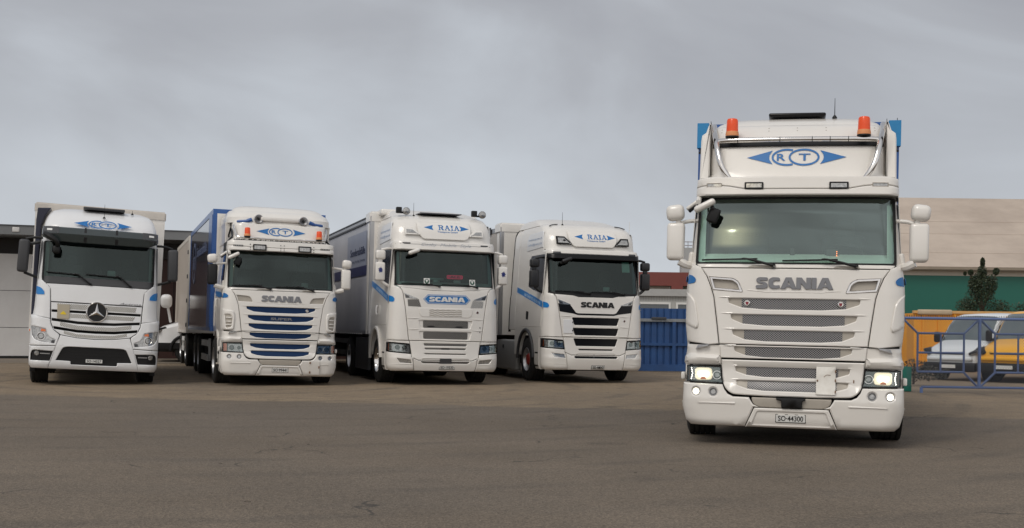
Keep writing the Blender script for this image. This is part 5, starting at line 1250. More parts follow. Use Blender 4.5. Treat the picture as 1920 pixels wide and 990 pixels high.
# ------------------------------------------------------------------ leftmost truck
def left_truck():
    ROLL[0] = R(2.442); loc, a = place(-8.403, 24.467, 19.458)
    root = thing('box_truck', 'white truck at the far left with a three-pointed star in its grille and black mirrors', 'truck', loc, a)
    W = WHITE2
    sf = Surf([(.29, .05), (.38, .0), (.75, -.02), (.95, .0), (1.3, .03), (1.65, .05), (1.97, .08), (2.05, .10), (2.85, .25), (3.13, .32), (3.25, .40), (3.38, .54), (3.48, .70), (3.55, .9), (3.6, 1.15)],
              [(.29, 1.20), (.4, 1.235), (1.3, 1.235), (1.36, 1.20), (1.5, 1.18), (1.95, 1.16), (2.9, 1.12), (3.13, 1.10), (3.28, 1.075), (3.42, 1.03), (3.52, .96), (3.6, .80)], r=.24, bow=.06)
    M = sf.M
    b = NB(); shell(b, sf, [1.2, 1.3, 1.36, 1.5, 1.75, 1.97, 2.05, 2.3, 2.6, 2.85, 3.0, 3.13, 3.2, 3.25, 3.31, 3.38, 3.43, 3.48, 3.52, 3.55, 3.58, 3.6], 2.0, win=(2.05, 2.85, .93), black=1.97, yoff=.06)
    body = build('cab_body', b, [W, CORE], root)
    b = NB(); box(b, -.95, .95, .16, .6, .32, 1.3); build('front_cavity', b, CORE, body)
    rp('bonnet_panel', M, rnd([(.985, 1.985), (.89, 1.905), (.872, 1.635), (-.872, 1.635), (-.89, 1.905), (-.985, 1.985), (-.4, 1.99), (.4, 1.99)], [.02, .05, .01, .01, .05, .02, 0, 0], 3), m=W, parent=root, off=.0, bev=.008, depth=.05)
    gp = [(.868, 1.62), (.85, 1.22), (.79, 1.08), (.66, .985), (.35, .935), (0, .92), (-.35, .935), (-.66, .985), (-.79, 1.08), (-.85, 1.22), (-.868, 1.62)]
    def V(hw, z1, z0, t, dz=0): return [(hw, z1), (.35, z0 + (z1 - z0) * .12), (0, z0), (-.35, z0 + (z1 - z0) * .12), (-hw, z1), (-hw, z1 - t), (-.35, z0 + (z1 - z0) * .12 - t), (0, z0 - t), (.35, z0 + (z1 - z0) * .12 - t), (hw, z1 - t)]
    bars = [rect(-.85, 1.425, .85, 1.475), V(.84, 1.305, 1.255, .055), V(.80, 1.145, 1.085, .055)]
    rings = [b_ for b_ in bars]
    g = rp('radiator_grille', M, gp, rings, m=W, parent=root, off=.0, bev=.006, depth=.05)
    b = NB(); relief(b, M, rect(-.86, 1.622, .86, 1.632), off=.002, bev=0, depth=.01); build('grille_gap', b, BLACK, g)
    for P in ([(-.76, 1.60), (.76, 1.60), (.74, 1.50), (-.74, 1.50)], [(-.75, 1.405), (.75, 1.405), (.70, 1.325), (-.70, 1.325)], V(.68, 1.235, 1.165, .075), V(.60, 1.065, .998, .06)):
        rp('grille_mesh', M, P, m=MESHW, parent=g, off=.003, bev=0, depth=.003)
    b = NB(); relief(b, M, circ(0, 1.462, .205, 36), [circ(0, 1.462, .182, 36)], off=.045, bev=.012, depth=.05); q = build('badge_ring', b, CHROME, root)
    rp('badge_disc', M, circ(0, 1.462, .184, 30), m=BLACK, parent=q, off=.03, bev=0, depth=.03)
    b = NB()
    for k in range(3):
        t = math.pi / 2 + k * 2 * math.pi / 3; d = Vector((math.cos(t), math.sin(t))); n = Vector((-d.y, d.x))
        tip = d * .185; l, r_ = d * .02 + n * .034, d * .02 - n * .034
        c0 = M(0, 1.462, .066); A = M(tip.x, 1.462 + tip.y, .04); B = M(l.x, 1.462 + l.y, .035); C_ = M(r_.x, 1.462 + r_.y, .035)
        vs = [b.verts.new(p) for p in (c0, A, B, C_)]; b.faces.new((vs[0], vs[1], vs[2])); b.faces.new((vs[0], vs[3], vs[1]))
    build('three_pointed_star', b, CHROME, q, smooth=False)
    b = NB(); text(b, 'Actros', M, .42, 1.645, .85, 1.685, off=.006, shear=.35); build('model_script', b, SILVER, root, smooth=False)
    rp('hazard_plate', M, rnd(rect(-.745, 1.30, -.515, 1.585), .015, 2), m=mat('sand coloured plate', (.42, .37, .28), .5), parent=root, off=.02, bev=.003, depth=.012, label='sand coloured plate with a yellow mark on the grille')
    rp('yellow_mark', M, [(-.69, 1.385), (-.57, 1.385), (-.59, 1.42), (-.63, 1.455), (-.67, 1.42)], m=mat('yellow mark', (.75, .55, .02), .5), parent=root, off=.023, bev=0, depth=.002)
    for s in (-1, 1):
        f = (lambda P: P) if s > 0 else mirp
        cp = rp('corner_panel', M, f([(1.0, 2.0), (1.07, 2.055), (1.15, 2.04), (1.175, 1.5), (1.19, 1.34), (.872, 1.295), (.885, 1.635), (.902, 1.905)]), m=W, parent=root, off=.004, bev=.012, depth=.05, g=.08, gc=.03)
        rp('blue_decal_end', M, f(rnd([(1.168, 1.93), (1.08, 1.905), (1.01, 1.83), (1.005, 1.765), (1.17, 1.76)], [0, .04, .04, 0, 0], 3)), m=DECALL, parent=cp, off=.016, bev=0, depth=.008, gc=.015)
        hp = f(rnd([(1.215, 1.135), (.935, 1.085), (.905, .985), (.86, .92), (.745, .872), (.765, .80), (1.0, .822), (1.13, .86), (1.195, .95)], [.02, .03, .03, .03, .01, .01, .03, .03, .03], 2))
        fp = f(rnd([(1.236, 1.36), (1.15, 1.335), (.865, 1.285), (.858, 1.20), (.80, 1.07), (.672, .975), (.735, .76), (1.236, .745)], [.02, .03, .02, .02, .04, .03, 0, 0], 2))
        wg = rp('headlight_surround', M, fp, [hp], m=W, parent=root, off=.018, bev=.014, depth=.06, g=.07, gc=.03)
        hl = rp('headlight', M, offs(ccw(hp), -.006), m=LAMPG, parent=root, off=-.012, bev=0, depth=0, gc=.03)
        b = NB(); relief(b, M, f(circ(1.02, .935, .085, 22)), [f(circ(1.02, .935, .065, 22))], off=.004, bev=.006, depth=.02); build('lamp_ring', b, CHROME, hl)
        b = NB(); relief(b, M, f(circ(1.02, .935, .062, 20)), off=.006, bev=.02, depth=.01); build('projector_lens', b, LAMPG, hl)
        rp('turn_lamp', M, f([(1.02, 1.085), (.945, 1.07), (.94, 1.03), (1.03, 1.03)]), m=AMBER, parent=hl, off=-.006, bev=0, depth=.004)
        rp('reflector', M, f([(.815, .868), (.755, .862), (.77, .808), (.828, .815)]), m=DGREY, parent=hl, off=.012, bev=0, depth=.02)
        fg = f(rnd([(1.20, .60), (1.16, .662), (.775, .648), (.838, .45), (1.20, .45)], [.04, .04, .01, .01, .01], 3))
        bs = rp('bumper_corner', M, f([(1.237, .733), (.738, .748), (.868, .30), (1.18, .30), (1.23, .36)]), [fg], m=W, parent=root, off=.018, bev=.012, depth=.06, g=.07, gc=.03)
        q = rp('fog_recess', M, offs(ccw(fg), -.008), m=BLACK, parent=bs, off=-.025, bev=0, depth=0)
        b = NB(); relief(b, M, f(circ(1.085, .595, .048)), off=.0, bev=.014, depth=.03); build('fog_lamp', b, LAMPG, q)
        rp('fog_bar', M, f(rect(.84, .582, 1.02, .604)), m=STEEL, parent=q, off=-.01, bev=.004, depth=.02)
        Ms = sf.Mr if s > 0 else sf.Ml; fl = s < 0
        d = rp('door', Ms, rnd([(.36, 2.86), (1.30, 2.86), (1.32, 1.22), (.42, 1.22)], .04, 3), m=W, parent=root, off=.006, bev=.006, depth=.006, flip=fl, g=.12, gc=.12)
        rp('side_window', Ms, rnd([(.42, 2.80), (1.22, 2.80), (1.22, 2.2), (.44, 2.08)], .05, 3), m=SIDEGL, parent=d, off=.010, bev=0, depth=.004, flip=fl, g=.12, gc=.12)
        arch = [(1.41 + .6 * math.cos(t), .52 + .62 * math.sin(t)) for t in [math.pi * k / 12 for k in range(13)]]
        rp('wheel_arch_panel', Ms, [(.34, 1.36), (.34, .34), (.80, .30), (.83, .6)] + [p for p in arch[::-1] if p[1] > .62] + [(2.03, .60), (2.05, 1.3), (1.2, 1.34)], m=W, parent=root, off=.0, bev=.01, depth=.08, flip=fl, g=.12, gc=.12)
        b = NB(); relief(b, Ms, rnd([(.72, .30), (.90, .62), (.98, .62), (.98, .20), (.72, .20)], .01, 2), off=.02, bev=0, depth=.1, flip=fl); build('spray_flap', b, BLACK, root)
    b = NB(); rbox(b, (-1.245, .5, 1.04), (.03, .06, .05), .01); build('side_repeater', b, AMBER, root)
    it_ = rnd([(.50, .752), (.60, .735), (.725, .47), (.445, .462), (.44, .395), (-.44, .395), (-.445, .462), (-.725, .47), (-.60, .735), (-.50, .752)], [.05, .05, .01, .01, .02, .02, .01, .01, .05, .05], 3)
    bc = rp('bumper_centre', M, [(.66, .972), (.735, .75), (.862, .30), (-.862, .30), (-.735, .75), (-.66, .972), (-.35, .925), (0, .908), (.35, .925)], [it_], m=W, parent=root, off=.012, bev=.010, depth=.06)
    rp('lower_intake', M, offs(ccw(it_), -.008), m=BLACK, parent=bc, off=-.03, bev=0, depth=0)
    b = NB()
    for z in (.52, .58, .64, .70): relief(b, M, rect(-.55, z, .55, z + .012), off=-.024, bev=0, depth=.006)
    build('intake_fins', b, CORE, bc)
    for s in (-1, 1): rp('sensor_cap', M, circ(s * .64, .795, .035, 16), m=W, parent=bc, off=.015, bev=.003, depth=.004)
    plate(root, 'SO·14327', M, -.158, .445, .158, .515)
    # windscreen, roof
    wso = rnd([(1.075, 2.85), (1.08, 2.06), (.96, 1.998), (-.96, 1.998), (-1.08, 2.06), (-1.075, 2.85)], [.03, .05, .02, .02, .05, .03], 3); wsi = rnd(sym([(1.045, 2.84), (1.045, 2.075)]), .04, 3)
    se = rp('windscreen_seal', M, wso, [wsi], m=BLACK, parent=root, off=-.010, bev=.004, depth=.04, gc=.025)
    rp('cowl_panel', M, sym([(1.03, 2.14), (1.03, 2.0)]), m=DGREY, parent=se, off=-.004, bev=.004, depth=.03)
    b = NB(); relief(b, M, wsi, off=-.022, bev=0, depth=0, gc=.025); build('windscreen', b, GLASS2, root)
    it = interior(root, sf, 2.05, 2.85, 1.06, dash=mat('charcoal dashboard', (.12, .13, .13), .7), pill=mat('grey trim', (.26, .28, .26), .7), dz=.12)
    b = NB(); rbox(b, (.03, .27, 2.27), (.09, .03, .16), .015); build('device_holder', b, BLACK, it)
    b = NB(); rbox(b, (.24, .26, 2.27), (.16, .03, .12), .03); build('toll_box', b, mat('pale device two', (.34, .42, .40), .5), it)
    wiper(root, M, (-.15, 2.02), (-.40, 2.20), (-1.0, 2.22), (-.36, 2.20)); wiper(root, M, (.62, 2.02), (.40, 2.20), (-.25, 2.22), (.45, 2.19))
    svs = Surf([(2.82, .10), (3.0, .06), (3.14, .20)], [(2.82, 1.13), (3.14, 1.12)], r=.22, bow=.07)
    sv = rp('sun_visor', svs.M, rnd([(1.118, 3.14), (1.122, 2.93), (.95, 2.845), (.5, 2.832), (-.5, 2.832), (-.95, 2.845), (-1.122, 2.93), (-1.118, 3.14)], [.02, .04, .05, 0, 0, .05, .04, .02], 3), m=mat('smoked visor', (.035, .045, .045), .12, coat=.5), parent=root, off=.0, bev=.012, depth=.06, g=.06, gc=.03)
    for s in (-1, 1):
        f = (lambda P: P) if s > 0 else mirp
        rp('visor_corner', svs.M, f(rnd([(1.12, 3.14), (.80, 3.145), (.80, 3.0), (1.10, 2.94)], .01, 2)), m=DGREY, parent=sv, off=.004, bev=.002, depth=.01)
        rp('marker_lamp', svs.M, f(rnd(rect(.93, 3.055, 1.03, 3.095), .006, 2)), m=PLATE, parent=sv, off=.008, bev=0, depth=.006)
    b = NB()
    for x in (-.30, .30): relief(b, svs.M, rnd([(x - .02, 3.15), (x + .02, 3.15), (x + .03, 2.85), (x - .03, 2.85)], .01, 2), off=.004, bev=0, depth=.01)
    build('visor_strut', b, BLACK, sv)
    rt_logo(root, lambda x, z, n: M(x, z, n + .004), .03, 3.255, .565, .085)
    b = NB(); rbox(b, (.04, 1.15, 3.61), (.82, .7, .05), .02); build('roof_hatch', b, DGREY, root)
    antenna(root, .043, .58, 3.40, .29); antenna(root, .60, .9, 3.545, .09)
    b = NB(); P = [(-1.0, 3.585), (-1.255, 3.565), (-1.275, 3.32), (-1.27, 1.3), (-1.19, 1.3), (-1.17, 3.2), (-1.10, 3.42)]
    prism(b, P, 1.15, 1.9, .02); build('side_air_deflector', b, mat('dark navy plastic', (.014, .016, .035), .4), root)
    # mirrors
    for s in (-1, 1):
        mm = DGREY
        b = NB(); rbox(b, (s * 1.445, .42, 2.52), (.205, .17, .66), .05, rot=(0, s * R(-2), 0)); o = build('wing_mirror', b, mm, root)
        b = NB(); rbox(b, (s * 1.445, .51, 2.52), (.17, .01, .60), .004); build('mirror_glass', b, CHROME, o)
        b = NB(); tube(b, [(s * 1.42, .42, 2.86), (s * 1.25, .40, 2.90), (s * 1.10, .38, 2.90)], .025, 8, 3); tube(b, [(s * 1.42, .42, 2.19), (s * 1.28, .42, 2.14), (s * 1.14, .42, 2.10)], .028, 8, 3); build('mirror_arm', b, BLACK, o)
    b = NB(); tube(b, [(-1.05, .14, 2.98), (-.97, .02, 2.93), (-.84, -.02, 2.84), (-.80, .05, 2.74)], [.05, .045, .03], 8, 4); rbox(b, (-.83, .08, 2.67), (.16, .08, .17), .05); build('front_view_mirror', b, BLACK, root)
    b = NB(); rbox(b, (-1.24, .55, 2.80), (.20, .12, .06), .025, rot=(0, R(-18), 0)); build('kerb_mirror', b, DGREY, root)
    for s in (-1, 1): wheel(root, s * 1.05, 1.41, .49, .32, STEEL)
    chassis(root, 9.5, (1.41,))
    cb = cargo_box(root, 2.1, 9.8, 1.0, 3.60, 1.335, mat('pale tarpaulin', (.58, .55, .51), .5, noise=.3, nscale=1.5), WHITE3, WHITE, front=WHITE3, name='cargo_box')
    b = NB(); box(b, -1.355, 1.355, 2.08, 9.8, 3.56, 3.765); bmesh.ops.bevel(b, geom=b.edges[:], offset=.03, segments=3, affect='EDGES'); build('tarpaulin_roof', b, mat('cream tarpaulin', (.60, .555, .50), .55, noise=.35, nscale=5), cb)
    b = NB(); box(b, -1.345, -1.336, 2.1, 9.8, 2.35, 2.6); build('navy_side_band', b, mat('navy band', (.02, .03, .10), .4), cb)
    for y in (6.4, 7.7): wheel(root, -1.02, y, .5, .34, STEEL); wheel(root, 1.02, y, .5, .34, STEEL)
left_truck()
ROLL[0] = 0

# ------------------------------------------------------------------ warehouse on the left
ua = R(18); U = Vector((math.cos(ua), math.sin(ua), 0)); Nn = Vector((math.sin(ua), -math.cos(ua), 0)); B0 = Vector((-17.3, 41.1, 0))
def bbox(bm, u0, u1, n0, n1, z0, z1):
    c = len(bm.verts); box(bm, u0, u1, -n1, -n0, z0, z1)
wh = thing('warehouse', 'grey warehouse with an overhanging flat roof and white dock panels at the far left', 'building', B0, ua)
wall = mat('white dock panel', (.62, .61, .60), .6, noise=.5, nscale=.8, ncol=(.48, .46, .44))
b = NB(); box(b, -30, 3.6, 0, 12, 0.08, 3.54); build('dock_wall', b, wall, wh, smooth=False)
b = NB()
for z in (1.05, 2.3): box(b, -30, 3.6, -.006, .02, z - .008, z + .008)
for x in (-7.5, -2.5, 2.2): box(b, x - .01, x + .01, -.008, .02, .1, 3.54)
build('panel_joint', b, DGREY, wh, smooth=False)
b = NB(); box(b, -30, 3.6, -.03, 0, 0, .09); build('base_strip', b, CORE, wh, smooth=False)
b = NB(); box(b, -30, 16, .6, 12, 3.54, 4.1); build('shadowed_upper_wall', b, mat('canopy shade brown', (.035, .03, .028), .7), wh, smooth=False)  # shade under the canopy put into the dark wall colour
redb = mat('dark red brown door', (.075, .032, .026), .6, noise=.4, nscale=1.2)
b = NB(); box(b, 3.6, 16, .9, 12, 0, 3.54); build('brown_bay_wall', b, redb, wh, smooth=False)
b = NB()
for k in range(24): box(b, 3.7 + k * .5, 3.72 + k * .5, .88, .9, .1, 3.5)
build('bay_ribs', b, CORE, wh, smooth=False)
b = NB(); box(b, 3.45, 3.75, -.05, .9, 0, 4.1); build('column', b, wall, wh, smooth=False)
b = NB(); box(b, -31, 16.5, -1.5, 13, 4.10, 4.13); box(b, -31, 16.5, -1.5, -1.42, 4.13, 4.38); box(b, -31, 16.5, -1.42, 13, 4.30, 4.36)
cn = build('canopy_roof', b, mat('grey fascia', (.17, .175, .18), .5, .2, noise=.4, nscale=1.5), wh, smooth=False)
b = NB(); box(b, -31, 16.5, -1.52, -1.40, 4.38, 4.42); build('fascia_trim', b, DGREY, cn, smooth=False)
b = NB()
for x in (.6, 7.0): rbox(b, (x, -1.51, 4.26), (.22, .03, .16), .02)
build('fascia_plate', b, wall, cn)
# concrete apron in front of it with a worn yellowish edge line
b = NB(); P = [B0 + U * -40 - U * 0 + Nn * 4.9, B0 + U * 9.5 + Nn * 4.9, B0 + U * 12 + Nn * -1, B0 + U * -40 + Nn * -1]
vs = [b.verts.new((p.x, p.y, .004)) for p in P]; b.faces.new(vs); build('concrete_apron', b, mat('old concrete', (.20, .165, .13), .8, noise=.6, nscale=1.3, ncol=(.12, .10, .085), bump=.3), kind='structure', roll=False)
b = NB()
for n0, n1 in ((4.55, 4.72), (3.5, 3.58)):
    P = [B0 + U * -40 + Nn * n1, B0 + U * 9 + Nn * n1, B0 + U * 9 + Nn * n0, B0 + U * -40 + Nn * n0]
    b.faces.new([b.verts.new((p.x, p.y, .008)) for p in P])
build('painted_line', b, mat('worn yellow paint', (.36, .30, .20), .7, noise=.6, nscale=5, ncol=(.2, .17, .13)), kind='structure', roll=False)

# ------------------------------------------------------------------ vans
VGL = mat('van windscreen', (.10, .125, .135), .06, .35, coat=1, noise=.7, nscale=1.6, ncol=(.22, .26, .26))  # pale mottled reflections put into the glass colour
def van(loc, rz, paint, label, sc=1.0, group=None, plate_=True):
    root = thing('delivery_van', label, 'van', loc, rz, group)
    root.scale = (sc, sc, sc)
    # stations: y, half width, z bottom, z shoulder, z top, half width at top
    ST = [(0, .70, .42, .80, .92, .60), (.06, .84, .34, .88, 1.0, .70), (.22, .95, .32, 1.0, 1.10, .80), (.55, 1.0, .32, 1.08, 1.20, .86), (.95, 1.0, .34, 1.16, 1.32, .88), (1.35, 1.0, .34, 1.28, 1.86, .84), (1.62, 1.0, .34, 1.30, 2.12, .80), (1.95, 1.0, .34, 1.32, 2.20, .80), (3.0, 1.0, .36, 1.32, 2.24, .82), (5.7, 1.0, .4, 1.32, 2.24, .82), (5.8, .97, .45, 1.3, 2.20, .80)]
    b = NB(); rings = []
    for y, w_, z0, zs, zt, wt in ST:
        h = [(-w_ * .92, z0), (-w_, z0 + .10), (-w_, .60), (-w_, zs), (-wt - (w_ - wt) * .25, zt - .10), (-wt + .02, zt - .03), (-wt * .8, zt), (0, zt + .025), (wt * .8, zt), (wt - .02, zt - .03), (wt + (w_ - wt) * .25, zt - .10), (w_, zs), (w_, .60), (w_, z0 + .10), (w_ * .92, z0)]
        rings.append([b.verts.new((x, y, z)) for x, z in h])
    n = len(rings[0])
    for i, (A, B) in enumerate(zip(rings, rings[1:])):
        for k in range(n):
            j = (k + 1) % n
            f = b.faces.new((A[j], A[k], B[k], B[j]))
            if k in (0, 1, 12, 13, 14): f.material_index = 1
            if i in (4, 5) and 5 <= k <= 8: f.material_index = 2
    b.faces.new(rings[0]); b.faces.new(rings[-1][::-1])
    body = build('body', b, [paint, BLACK, VGL], root)
    b = NB(); rbox(b, (0, .02, .45), (1.86, .22, .30), .08); build('bumper', b, BLACK, root)
    b = NB(); rbox(b, (0, -.01, .72), (1.62, .12, .13), .05); build('painted_bumper_bar', b, paint, root)
    b = NB(); rbox(b, (0, .04, .88), (1.10, .08, .12), .03); build('front_grille', b, BLACK, root)
    for s in (-1, 1):
        b = NB(); rbox(b, (s * .80, .17, .96), (.34, .34, .11), .035, rot=(R(24), s * R(-10), s * R(34))); q = build('headlight', b, LAMPG, root)
        b = NB(); rbox(b, (s * .80, .14, .97), (.40, .30, .07), .03, rot=(R(24), s * R(-10), s * R(34))); build('lamp_rim', b, BLACKG, q)
        b = NB(); tube(b, [(s * 1.003, 2.25, .45), (s * 1.003, 2.25, 1.9)], .008, 4); tube(b, [(s * 1.006, 2.3, 1.0), (s * 1.006, 5.6, 1.0)], .012, 4); build('body_seam', b, DGREY, root); b = NB(); box(b, s * 1.01 - .01, s * 1.01 + .01, .6, 5.5, .42, .56); build('side_moulding', b, BLACK, root)
        b = NB(); P = [(1.02, 1.26), (1.50, 1.84), (2.20, 1.90), (2.20, 1.30), (1.3, 1.22)]
        Mv = (lambda y, z, n: Vector((1.0 - max(0, (z - 1.32)) * .20 + n, y, z))) if s > 0 else (lambda y, z, n: Vector((-1.0 + max(0, (z - 1.32)) * .20 - n, y, z)))
        relief(b, Mv, rnd(P, .04, 2), off=.010, bev=0, depth=.02, flip=s < 0, g=.2, gc=.1); build('side_window', b, BLACKG, root)
        b = NB(); rbox(b, (s * 1.16, 1.12, 1.42), (.20, .12, .36), .05); tube(b, [(s * .98, 1.2, 1.30), (s * 1.14, 1.15, 1.32)], .03, 6); build('wing_mirror', b, BLACK, root)
        b = NB(); tube(b, [(s * 1.003, .95 - .46 * math.cos(t), .36 + .46 * math.sin(t)) for t in [math.pi * k / 12 for k in range(13)]], .05, 6); build('wheel_arch_lip', b, BLACK, root)
        for y in (.95, 4.6):
            q = wheel(root, s * .86, y, .5, .26, STEEL); q.scale = (.9, .68, .68); q.location.z = .34
    M_ = lambda x, z, n: Vector((x, -.02 - (z - .3) * 0 - n, z))
    rp('number_plate', M_, rnd(rect(-.26, .42, .26, .53), .01, 2), m=PLATE, parent=root, off=.08, bev=.002, depth=.02)
    b = NB(); tube(b, [(.15, 1.00, 1.36), (-.3, 1.03, 1.40), (-.7, 1.02, 1.38)], .012, 5); build('wiper', b, BLACK, root)
    return root
van((13.15, 36.6, gz(12.95, 36.6)), R(-51), mat('cool white van paint', (.72, .75, .77), .3, coat=.5), 'white van with black bumper, parked behind the mesh gate left of the yellow van', .92)
van((14.15, 34.9, gz(13.95, 35.1)), R(-50), mat('yellow van paint', (.86, .42, .012), .3, coat=.4), 'orange-yellow van with black bumper behind the mesh gate', .95)
hv = van((-11.75, 40.3, 0), R(-78), WHITE2, 'white van mostly hidden between the leftmost truck and the cream trailer', 1.05)
hm = (Matrix.Translation(hv.location) @ Matrix.Rotation(hv.rotation_euler.z, 4, 'Z') @ Matrix.Scale(1.05, 4)).inverted()
b = NB(); rbox(b, hm @ Vector((-11.24, 39.6, 1.98)), (.30, .34, .42), .12, rot=(0, R(14), 0)); tube(b, [hm @ Vector((-11.2, 39.6, 1.85)), hm @ Vector((-11.15, 39.8, 1.3))], .04, 6); build1('roof_mirror', b, WHITE2, hv, roll=False)

# ------------------------------------------------------------------ blue mesh gate
gate = thing('mesh_gate', 'blue tubular gate with chain-link mesh and small spikes along its top rail', 'gate', (0, 25.8, 0))
GB = mat('faded blue gate paint', (.10, .155, .33), .45, noise=.4, nscale=8, ncol=(.15, .19, .32))
def gp_(name, pts, r=.024, n=8):
    b = NB()
    for P in pts: tube(b, P, r, n)
    return build(name, b, GB, gate, roll=False)
x0, x1 = 8.26, 16.46
gp_('top_rail', [[(x0, 0, 1.577), (x1, 0, 1.577)]], .030); gp_('bottom_rail', [[(8.68, 0, .125), (x1, 0, .125)]], .026)
gp_('foot', [[(8.68, 0, .12), (8.68, 0, -.02)]], .035)
k = 0; xv = 8.26
while xv <= x1 + .01:
    if k: gp_('vertical_post', [[(xv, 0, .12), (xv, 0, 1.577)]], .036)
    xl = xv + .33; xr = xv + 1.31
    if xr < x1:
        gp_('inner_frame', [[(xl, 0, .445), (xl, 0, 1.26)], [(xr, 0, .445), (xr, 0, 1.26)], [(xl, 0, 1.26), (xr, 0, 1.26)], [(xl, 0, .445), (xr, 0, .445)]] , .024)
        gp_('cross_bar', [[(xl, 0, .85), (xr, 0, .85)], [(xl + .49, 0, .445), (xl + .49, 0, 1.26)]], .022)
        gp_('diagonal_brace', [[(xv + .03, 0, 1.55), (xl, 0, 1.26)], [(xr, 0, 1.26), (xv + 1.61, 0, 1.55)], [(xr, 0, .445), (xv + 1.61, 0, .14)]] + ([[(xl, 0, .445), (xv + .03, 0, .14)]] if k else []), .024)
    k += 1; xv += 1.64
b = NB(); z0, z1, p = .13, 1.57, .056; xa = 8.35
n = int((x1 - xa) / p)
H = z1 - z0
for k in range(-int(H / p) - 1, n + 1):
    for sgn in (1, -1):
        # straight wires at 50 degrees clipped to the gate
        if sgn > 0: ax, bx = xa + k * p, xa + k * p + H * .9
        else: ax, bx = xa + k * p + H * .9, xa + k * p
        A, B = Vector((ax, -.03 + .004 * sgn, z0)), Vector((bx, -.03 + .004 * sgn, z1)); d = B - A
        t0, t1 = 0, 1
        for lim, up in ((xa, 0), (x1, 1)):
            t = (lim - A.x) / d.x
            if (d.x > 0) != bool(up): t0 = max(t0, t)
            else: t1 = min(t1, t)
        if t1 > t0 + .01: tube(b, [A + d * t0, A + d * t1], .0030, 3)
build('chain_link_mesh', b, mat('galvanised wire', (.12, .13, .15), .5, .5), gate, roll=False)
b = NB()
for k in range(int((x1 - x0) / .05)): tube(b, [(x0 + .05 * k, 0, 1.59), (x0 + .05 * k, 0, 1.645)], [.009, .006], 4)
build('spike_strip', b, DGREY, gate, roll=False)
gq = thing('gate_post', 'short green steel post and plate beside the wheel of the lead truck', 'post', (8.47, 26.2, 0))
b = NB(); rbox(b, (.02, 0, .27), (.22, .03, .54), .02); build('plate', b, mat('green post paint', (.01, .16, .12), .5), gq)
b = NB(); rbox(b, (-.17, .02, .5), (.10, .10, 1.0), .015); build('post', b, mat('grey post', (.16, .17, .18), .5), gq)

# ------------------------------------------------------------------ blue sheet-metal fence between the trucks
bf = thing('metal_fence', 'blue corrugated sheet-metal fence with a galvanised rail, right of the black-grilled truck', 'fence', (3.2, 36.6, 0), R(3))
BL = mat('blue sheet metal', (.016, .070, .215), .5, noise=.7, nscale=2.5, ncol=(.012, .045, .14))
b = NB(); prof = []; x = 0
while x < 4.2:
    prof += [(x, 0), (x + .14, 0), (x + .155, .035), (x + .185, .035)]; x += .2
A = [b.verts.new((x, y, .10)) for x, y in prof]; B = [b.verts.new((x, y, 1.90)) for x, y in prof]
for k in range(len(prof) - 1): b.faces.new((A[k], A[k + 1], B[k + 1], B[k]))
build('sheet_panel', b, BL, bf, smooth=False)
b = NB(); box(b, 0, 4.2, -.06, -.005, .78, .86); build('cross_rail', b, BL, bf)
b = NB(); box(b, 0, 4.2, -.10, -.005, .02, .22); build('base_rail', b, BL, bf)
for x in (.42, 1.62, 2.9): b = NB(); box(b, x, x + .10, -.07, -.005, .2, 1.62); build('upright', b, BL, bf)
b = NB(); box(b, 0, 4.2, -.08, -.005, 1.50, 1.59); build('galvanised_rail', b, mat('weathered zinc', (.28, .30, .32), .5, .4, noise=.6, nscale=6, ncol=(.12, .12, .12)), bf)
b = NB(); rbox(b, (1.20, -.10, 1.60), (.45, .06, .07), .01); build('bolt', b, DGREY, bf)

# ------------------------------------------------------------------ office cabin, red fascia block, mast
oc = thing('office_cabin', 'pale grey site office with white framed windows behind the blue fence', 'building', (4.0, 45, 0), R(2))
CR = mat('pale grey cladding', (.42, .42, .40), .6, noise=.3, nscale=1)
b = NB(); box(b, 0, 6, 0, 6, 0, 2.50); build('wall', b, CR, oc, smooth=False)
b = NB(); box(b, -.1, 6.1, -.12, 6.1, 2.50, 2.76); build('roof', b, mat('pale roof edge', (.40, .40, .39), .6, noise=.4, nscale=3), oc, smooth=False)
b = NB()
for k in range(60): box(b, k * .1 + .02, k * .1 + .05, -.012, 0, 2.32, 2.5)
build('corrugated_band', b, mat('mid grey cladding', (.33, .33, .32), .6), oc, smooth=False)
for x in (.15, 2.05, 3.9):
    b = NB()
    for q in ((x, x + 1.7, 2.20, 2.27), (x, x + 1.7, 1.0, 1.07), (x, x + .07, 1.07, 2.2), (x + 1.63, x + 1.7, 1.07, 2.2)): box(b, q[0], q[1], -.05, .0, q[2], q[3])
    w_ = build('window', b, PLATE, oc, smooth=False)
    b = NB(); box(b, x + .07, x + 1.63, -.02, -.004, 1.07, 2.2); build('pane', b, mat('window pane', (.05, .06, .07), .08, coat=.5), w_, smooth=False)
rb = thing('flat_roofed_hall', 'distant low hall with a red-brown fascia beyond the site office', 'building', (5.4, 80, 0))
b = NB(); box(b, 0, 9, 0, 12, 0, 4.1); build('wall', b, mat('cream hall wall', (.45, .42, .38), .7), rb, smooth=False)
b = NB(); box(b, -.3, 9.3, -.6, 12.3, 4.12, 5.0); build('fascia', b, mat('red brown fascia', (.21, .055, .045), .6, noise=.4, nscale=.6), rb, smooth=False)
b = NB()
for x in (1.5, 2.75, 4.9): box(b, x, x + .16, -.05, 0, 0, 4.1)
build('pillar', b, PLATE, rb, smooth=False)
b = NB(); box(b, 4.95, 5.7, -.62, -.1, 3.2, 4.12); build('downpipe_box', b, mat('red brown fascia b', (.21, .055, .045), .6), rb, smooth=False)
mt = thing('service_tower', 'slim pale grey tower with a railing, left of the lead truck mirror', 'tower', (12.0, 84, 0))
